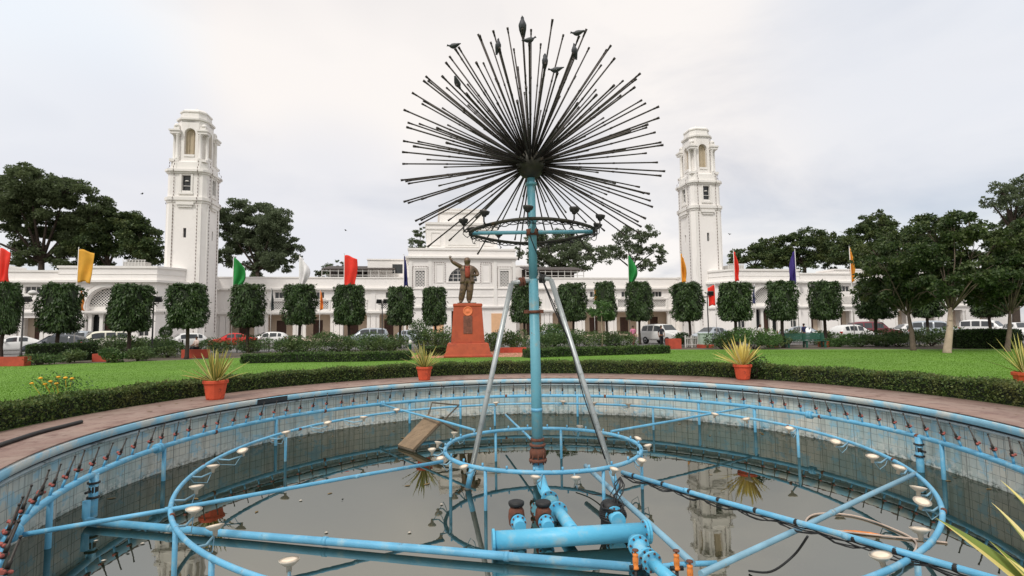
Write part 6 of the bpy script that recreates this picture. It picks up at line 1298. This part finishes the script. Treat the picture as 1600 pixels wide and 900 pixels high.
def car(u, v, Y, kind, paint, yaw, label, sc=1.0):
    p = gy(u, v, Y); p.z = -.02; Lc, st, sec = car_mesh(kind); root = empty('parked_car', p, rz=yaw, label=label, cat='car' if kind != 'van' else 'van', group=PARK); root.scale = (sc, sc, sc); P_ = M['car_' + paint]
    mb = MB(); mb.smooth = True; mb.stack([sec(s) for s in st]); mb.smooth = False; o = mb.build('body', P_, root); b = o.modifiers.new('sub', 'SUBSURF'); b.levels = b.render_levels = 1
    # glazing: quads laid just proud of the tapering upper body
    cab = [s for s in st if s[3] - s[2] > .25]
    if kind == 'van' or kind == 'suv' or kind == 'hatch': xs = [cab[0][0] + .12, (cab[0][0] + cab[-1][0]) / 2 - .35, (cab[0][0] + cab[-1][0]) / 2 + .4, cab[-1][0] + .12]
    else: xs = [cab[0][0] - .12, (cab[0][0] + cab[-1][0]) / 2, cab[-1][0] + .22]
    def at_(x):
        for a, c in zip(st, st[1:]):
            if a[0] <= x <= c[0]: f = (x - a[0]) / (c[0] - a[0]); return [a[i] + (c[i] - a[i]) * f for i in range(6)]
    for sd in (-1, 1):
        for xa, xb in zip(xs, xs[1:]):
            mb = MB(); lo = []; hi = []
            for x in np.linspace(xa + .06, xb - .06, 5):
                s = at_(x); f0, f1 = .14, .78; W_ = lambda f: s[4] * .95 + (s[5] - s[4] * .95) * f; Z_ = lambda f: s[2] + (s[3] - s[2]) * f
                if Z_(f1) - Z_(f0) < .06: continue
                lo.append((x, sd * (W_(f0) + .012), Z_(f0))); hi.append((x, sd * (W_(f1) + .012), Z_(f1)))
            if len(lo) < 2: continue
            for k in range(len(lo) - 1): mb.poly([lo[k], lo[k + 1], hi[k + 1], hi[k]][::-sd])
            mb.build('side_window', M['car_glass'], root)
        mb = MB(); s = at_(cab[-1][0] + .25) or cab[-1]; mb.box(cab[-1][0] + .15, cab[-1][0] + .3, sd * (s[4] + .03) - .09, sd * (s[4] + .03) + .09, s[2] + .02, s[2] + .15); mb.build('mirror', P_, root, .02)
    i1 = max(i for i, s in enumerate(st) if s[3] - s[2] > .25); a, c = st[i1], st[i1 + 1]
    mb = MB(); F_ = lambda s, f: (s[0], s[5] * .9 * (1 if f < .5 else .98)); up = Vector((.35, 0, .94)) * .03
    mb.poly([(a[0] + .06 + up.x, -a[5] * .8, a[3] - .03 + up.z), (a[0] + .06 + up.x, a[5] * .8, a[3] - .03 + up.z), (c[0] - .02 + up.x, c[5] * .95, c[3] + .0 + up.z), (c[0] - .02 + up.x, -c[5] * .95, c[3] + .0 + up.z)][::-1]); mb.build('windscreen', M['car_glass'], root)
    i0 = min(i for i, s in enumerate(st) if s[3] - s[2] > .25); a, c = st[i0], st[max(i0 - 1, 0)]; up = Vector((-.6, 0, .6)) * .04
    zt = st[i0 + 1][3] - .08; zb_ = a[2] + .1; mb = MB(); mb.poly([(st[i0 + 1][0] - .1 + up.x, -.5, zt), (st[i0 + 1][0] - .1 + up.x, .5, zt), (a[0] - .03 + up.x, .56, zb_), (a[0] - .03 + up.x, -.56, zb_)]); mb.build('rear_window', M['car_glass'], root)
    wx = (Lc * .30, -Lc * .30); wr = .33 if kind in ('suv', 'van') else .3; hw = max(s[4] for s in st)
    for x in wx:
        for sd in (-1, 1):
            mb = MB(); mb.lathe([(wr * .6, -.1), (wr * .95, -.1), (wr, -.07), (wr, .07), (wr * .95, .1), (wr * .6, .1)], n=20); w = mb.build('wheel', M['tyre'], root); w.location = (x, sd * (hw - .08), wr); w.rotation_euler = (PI / 2, 0, 0)
            mb = MB(); mb.lathe([(wr * .62, -.085), (wr * .5, -.105), (.05, -.095), (.001, -.1)] if sd > 0 else [(wr * .62, .085), (wr * .5, .105), (.05, .095), (.001, .1)], n=14); mb.build('rim', M['rim'], w)
    f = st[-2]
    for sd in (-1, 1):
        mb = MB(); mb.box(f[0] - .16, f[0] + .06, sd * f[4] * .72 - .15, sd * f[4] * .72 + .15, f[2] - .12, f[2] + .05); mb.build('headlight', M['headlamp'], root, .03)
        r_ = st[1]; mb = MB(); mb.box(r_[0] - .05, r_[0] + .12, sd * r_[4] * .84 - .1, sd * r_[4] * .84 + .1, r_[2] - .2, r_[2] + .05); mb.build('tail_light', M['taillamp'], root, .03)
    mb = MB(); mb.box(f[0] - .05, st[-1][0] + .03, -.42, .42, .52, .64); mb.box(st[-1][0] - .08, st[-1][0] + .04, -.6, .6, .30, .44); mb.build('grille', M['black'], root, .02)
R_ = math.radians
for a in ((22, 548, 43, 'sedan', 'white', R_(-140), 'white sedan seen from the front at far left'), (88, 550, 40, 'hatch', 'dark', R_(-165), 'dark grey car hidden behind the left dark hedge'), (108, 546, 47, 'van', 'silver', R_(-175), 'silver van between the dark car and the white van'), (152, 546, 44.5, 'suv', 'cream', R_(-135), 'white sport utility vehicle by the arched pavilion'), (284, 545, 47, 'hatch', 'white', R_(-135), 'white hatchback left of the red car'),
          (362, 541, 51, 'sedan', 'red', R_(-150), 'bright red car left of the second green flag'), (418, 540, 53, 'hatch', 'white', R_(-170), 'white car behind the shrubs between two clipped trees'), (572, 537, 54, 'suv', 'silver', R_(-170), 'silver car behind shrubs left of the statue'), (645, 533, 60, 'hatch', 'silver', R_(-30), 'silver car glimpsed left of the pedestal'), (1037, 536, 47.5, 'suv', 'white', R_(-62), 'white sport utility vehicle behind the red planter'), (1112, 535, 48, 'sedan', 'silver', R_(-150), 'silver sedan behind the pale green cabinet'),
          (868, 535, 55, 'sedan', 'silver', R_(-20), 'silver car glimpsed right of the blue pole'), (1258, 532, 46, 'sedan', 'silver', R_(-30), 'silver car behind the green bench'), (1335, 532, 44, 'hatch', 'white', R_(12), 'white hatchback behind the white picket fence'), (1366, 530, 50, 'suv', 'maroon', R_(-10), 'maroon car behind the white hatchback'), (1416, 529, 50, 'hatch', 'white', R_(170), 'white car left of the pale tree trunk'), (1468, 529, 48, 'suv', 'silver', R_(-35), 'silver car behind the pale tree trunk'), (1540, 526, 52, 'van', 'white', R_(-60), 'white van at far right behind the dark hedge'), (1597, 522, 48, 'hatch', 'white', R_(-110), 'white car cut by the right photo edge')):
    car(*a)
# ------------------------------------------------------------------ people
M['skin'] = mat('brown_skin', srgb(134, 92, 68), .6, .1, 6); M['hair'] = mat('black_hair', srgb(26, 22, 20), .6, .2, 10)
CL = {}
def cl(n, c): 
    if n not in CL: CL[n] = mat('cloth_' + n, srgb(*c), .85, .15, 6)
    return CL[n]
def person(u, v, Y, yaw, label, top, bottom, pose='stand', h=1.68, z=None):
    p = gy(u, v, Y); p.z = -.02 if z is None else z; root = empty('person', p, rz=yaw, label=label, cat='person', group='people by the cars'); k = h / 1.8
    sit = pose == 'sit'; hz = .5 if sit else .94
    def S_(l): return [(x * k, y * k, zz * k, r * k if not hasattr(r, '__len__') else (r[0] * k, r[1] * k)) for x, y, zz, r in l]
    d = hz - .94
    spine = [(0, 0, .94 + d, (.14, .1)), (0, 0, 1.12 + d, (.13, .095)), (0, 0, 1.32 + d, (.16, .1)), (0, .01, 1.45 + d, (.1, .08)), (0, 0, 1.53 + d, .05), (0, -.01, 1.6 + d, .066), (0, -.02, 1.68 + d, (.078, .094)), (0, -.01, 1.75 + d, (.07, .08))]
    arms = []
    for s in (-1, 1):
        if pose == 'reach' and s < 0: arms.append([(s * .19, 0, 1.43 + d, .06), (s * .34, -.1, 1.38 + d, .046), (s * .52, -.2, 1.42 + d, .034), (s * .60, -.24, 1.43 + d, (.035, .02))])
        elif sit: arms.append([(s * .19, 0, 1.42 + d, .06), (s * .25, -.08, 1.16 + d, .046), (s * .15, -.3, 1.08 + d, .034), (s * .12, -.38, 1.06 + d, (.032, .02))])
        else: arms.append([(s * .19, 0, 1.43 + d, .06), (s * .25, .02, 1.16 + d, .046), (s * .25, -.07, .92 + d, .034), (s * .245, -.1, .84 + d, (.02, .034))])
    legs = []
    for s in (-1, 1):
        legs.append([(s * .09, 0, .88 + d, .085), (s * .11, -.42, .5, .065), (s * .11, -.42, .1, .042), (s * .11, -.56, .05, .04)] if sit else [(s * .09, 0, .86, .085), (s * .10, -.02 + .06 * s, .48, .062), (s * .105, .02 + .1 * s, .09, .042), (s * .11, -.12 + .1 * s, .045, .038)])
    jo_, e = list(spine), [(i, i + 1) for i in range(7)]
    for A_ in arms: n = len(jo_); jo_ += A_; e += [(3, n)] + [(n + i, n + i + 1) for i in range(3)]
    for A_ in legs: n = len(jo_); jo_ += A_; e += [(0, n)] + [(n + i, n + i + 1) for i in range(3)]
    hands = []
    for ai in (8, 12):
        w_ = jo_[ai + 3]; dirv = (Vector(jo_[ai + 3][:3]) - Vector(jo_[ai + 2][:3])).normalized()
        for f in range(4): n = len(jo_); q = Vector(w_[:3]) + Vector((0, (f - 1.5) * .018, 0)); q1 = q + dirv * .05; q2 = q + dirv * (.085 - .008 * abs(f - 1.3)) + Vector((0, -.012, 0)); jo_ += [(*q1, .009), (*q2, .007)]; e += [(ai + 3, n), (n, n + 1)]
        n = len(jo_); q = Vector(w_[:3]) + Vector((0, -.045, 0)) + dirv * .01; jo_ += [(*q, .01), (*(q + dirv * .04), .008)]; e += [(ai + 2, n), (n, n + 1)]
    skin('body', S_(jo_), e, M['skin'], root, 1)
    tj = [(x, y, zz, (r[0] + .022, r[1] + .022) if hasattr(r, '__len__') else r + .01) for x, y, zz, r in spine[:4]]; te = [(0, 1), (1, 2), (2, 3)]
    for A_ in arms: n = len(tj); tj += [(x, y, zz, r + .018) for x, y, zz, r in A_[:2]]; te += [(3, n), (n, n + 1)]
    skin('shirt', S_(tj), te, top, root, 1)
    bj = [(0, 0, .94 + d, (.155, .12))]; be = []
    for A_ in legs: n = len(bj); bj += [(x, y, zz, r + .02) for x, y, zz, r in A_[:3]]; be += [(0, n), (n, n + 1), (n + 1, n + 2)]
    skin('trousers', S_(bj), be, bottom, root, 1)
    mb = MB(); mb.ball((0, .012 * k, (1.705 + d) * k), .1 * k, 12, 8, (.92, 1.05, .85)); mb.build('hair', M['hair'], root)
    for s in (-1, 1): 
        A_ = legs[0 if s < 0 else 1][3]; mb = MB(); mb.box((A_[0] - .05) * k, (A_[0] + .05) * k, (A_[1] - .06) * k, (A_[1] + .2) * k, 0, .085 * k, .012, .02); mb.build('shoe', M['black'], root, .015)
person(990, 541, 42, .3, 'person in a pink top standing by the shrubs left of the white vehicle', cl('pink', (214, 130, 160)), cl('rose', (150, 74, 96))); person(1034, 543, 41, .1, 'person in dark clothes standing in front of the white vehicle', cl('charcoal', (44, 46, 54)), cl('black', (30, 30, 34)))
person(1257, 533, 43, PI + .3, 'person in a dark blue shirt with an arm stretched out behind the green bench', cl('blue', (46, 52, 92)), cl('grey', (96, 98, 104)), 'reach'); person(1189, 541, 41, .5, 'person in a white shirt standing between two clipped trees at right', cl('white', (222, 220, 216)), cl('khaki', (120, 110, 90)))
sx_ = gz(307, 553, 0); person(307, 540, sx_.y + .55, -.4, 'person in a pale shirt sitting on the red kerb left of the red car', cl('pale', (216, 196, 186)), cl('black', (30, 30, 34)), 'sit', z=0)
# ------------------------------------------------------------------ bench, cabinet, planters, fences
bq = gz(1257, 542.5, 0); BN = empty('bench', bq, rz=-.05, label='long dark green park bench on the far lawn edge at right', cat='bench')
BN.scale = (1.16, 1.1, 1.05)
mb = MB()
for k in range(4): mb.box(-1.25, 1.25, -.38 + k * .115, -.285 + k * .115, .40, .44)
mb.build('seat', M['green_paint'], BN, .008); mb = MB()
for k in range(4): z = .50 + k * .105; mb.stack([[(-1.25, .10 + k * .03, z), (1.25, .10 + k * .03, z), (1.25, .135 + k * .03, z), (-1.25, .135 + k * .03, z)], [(-1.25, .125 + k * .03, z + .09), (1.25, .125 + k * .03, z + .09), (1.25, .16 + k * .03, z + .09), (-1.25, .16 + k * .03, z + .09)]])
mb.build('backrest', M['green_paint'], BN)
for x in (-1.05, 0, 1.05): mb = MB(); mb.box(x - .05, x + .05, -.36, -.28, -.02, .398); mb.box(x - .05, x + .05, .05, .098, -.02, .92); mb.box(x - .04, x + .04, -.36, .09, .34, .399); mb.build('leg', M['green_paint'], BN)
cq = gz(1102, 543, 0); CB = empty('utility_cabinet', cq, rz=.05, label='pale green metal cabinet on a red base at the lawn edge', cat='cabinet')
mb = MB(); mb.box(-.42, .42, -.25, .25, .22, .98); mb.box(-.46, .46, -.29, .29, .98, 1.04); mb.build('box', M['cabinet'], CB, .01); mb = MB(); mb.box(-.012, .012, -.256, -.25, .27, .94); mb.box(.05, .09, -.28, -.25, .55, .7); mb.build('door_handle', M['black'], CB); mb = MB(); mb.box(-.5, .5, -.3, .3, -.02, .219); mb.build('base', M['kerb'], CB)
def planter(u, v, w, d, h, label, rz=0.0, plants=True):
    p = gz(u, v, 0); p.y += d / 2; root = empty('planter', p, rz=rz, label=label, cat='planter', group='red painted planter walls'); mb = MB(); t_ = .1
    for a, b, c, e in ((-w / 2, w / 2, -d / 2, -d / 2 + t_), (-w / 2, w / 2, d / 2 - t_, d / 2), (-w / 2, -w / 2 + t_, -d / 2 + t_, d / 2 - t_), (w / 2 - t_, w / 2, -d / 2 + t_, d / 2 - t_)): mb.box(a, b, c, e, -.02, h)
    mb.build('wall', M['kerb'], root); mb = MB(); mb.poly([(-w / 2 + t_, -d / 2 + t_, h - .08), (w / 2 - t_, -d / 2 + t_, h - .08), (w / 2 - t_, d / 2 - t_, h - .08), (-w / 2 + t_, d / 2 - t_, h - .08)]); mb.build('soil', M['soil'], root)
planter(1055, 544.5, .9, .8, .68, 'square red planter in front of the white vehicle'); planter(302, 559, 1.5, .5, .5, 'low red planter wall behind the left striped plant'); planter(160, 564.5, 1.2, .4, .42, 'low red wall below the white van at left'); planter(12, 572, 1.6, .4, .45, 'low red wall at the far left edge'); planter(802, 551, 1.7, .5, .32, 'low red wall right of the pedestal'); planter(1210, 542.5, .6, .4, .4, 'small red planter left of the bench'); planter(1290, 541.5, .6, .4, .36, 'small red planter right of the bench')
def fence(u0, v0, u1, v1, h, m, label, step=.16, z=0):
    a = gz(u0, v0, 0); b = gz(u1, v1, 0); d = b - a; n = int(d.length / step); root = empty('picket_fence', a, label=label, cat='fence'); ang_ = math.atan2(d.y, d.x); root.rotation_euler = (0, 0, ang_); Lf = d.length
    mb = MB()
    for k in range(n + 1): x = Lf * k / n; mb.box(x - .018, x + .018, -.012, .012, .04, h)
    mb.build('pickets', M[m], root); mb = MB(); mb.box(0, Lf, -.03, -.0125, h * .8, h * .8 + .05); mb.box(0, Lf, -.03, -.0125, .16, .21); mb.build('rail', M[m], root)
    for k in range(max(2, int(Lf / 2)) + 1): x = Lf * k / max(2, int(Lf / 2)); mb = MB(); mb.box(x - .04, x + .04, .013, .09, -.02, h + .08); mb.build('post', M[m], root)
fence(1315, 541, 1380, 539, .85, 'fence_white', 'white picket fence right of the bench'); fence(1395, 540, 1480, 538.5, .85, 'fence_grey', 'grey picket fence behind the dark leaning trunk'); fence(1072, 543, 1092, 542.5, .8, 'fence_white', 'short white picket fence left of the pale green cabinet', .12); fence(205, 557, 285, 553.5, .95, 'fence_black', 'dark picket fence left of the white hatchback'); fence(370, 550, 420, 549, .75, 'fence_grey', 'grey picket fence below the left green flag')
bo = gz(641, 561, 0); BL_ = empty('bollard_light', bo, label='short dark green bollard with white top left of the pedestal', cat='bollard'); mb = MB(); mb.lathe([(.11, -.02), (.11, .04), (.075, .06), (.07, .72), (.1, .74), (.1, .78)], n=12); mb.build('post', M['green_paint'], BL_); mb = MB(); mb.lathe([(.085, .781), (.09, .95), (.05, 1.0), (.01, 1.02)], n=12); mb.build('lamp', M['fence_white'], BL_)
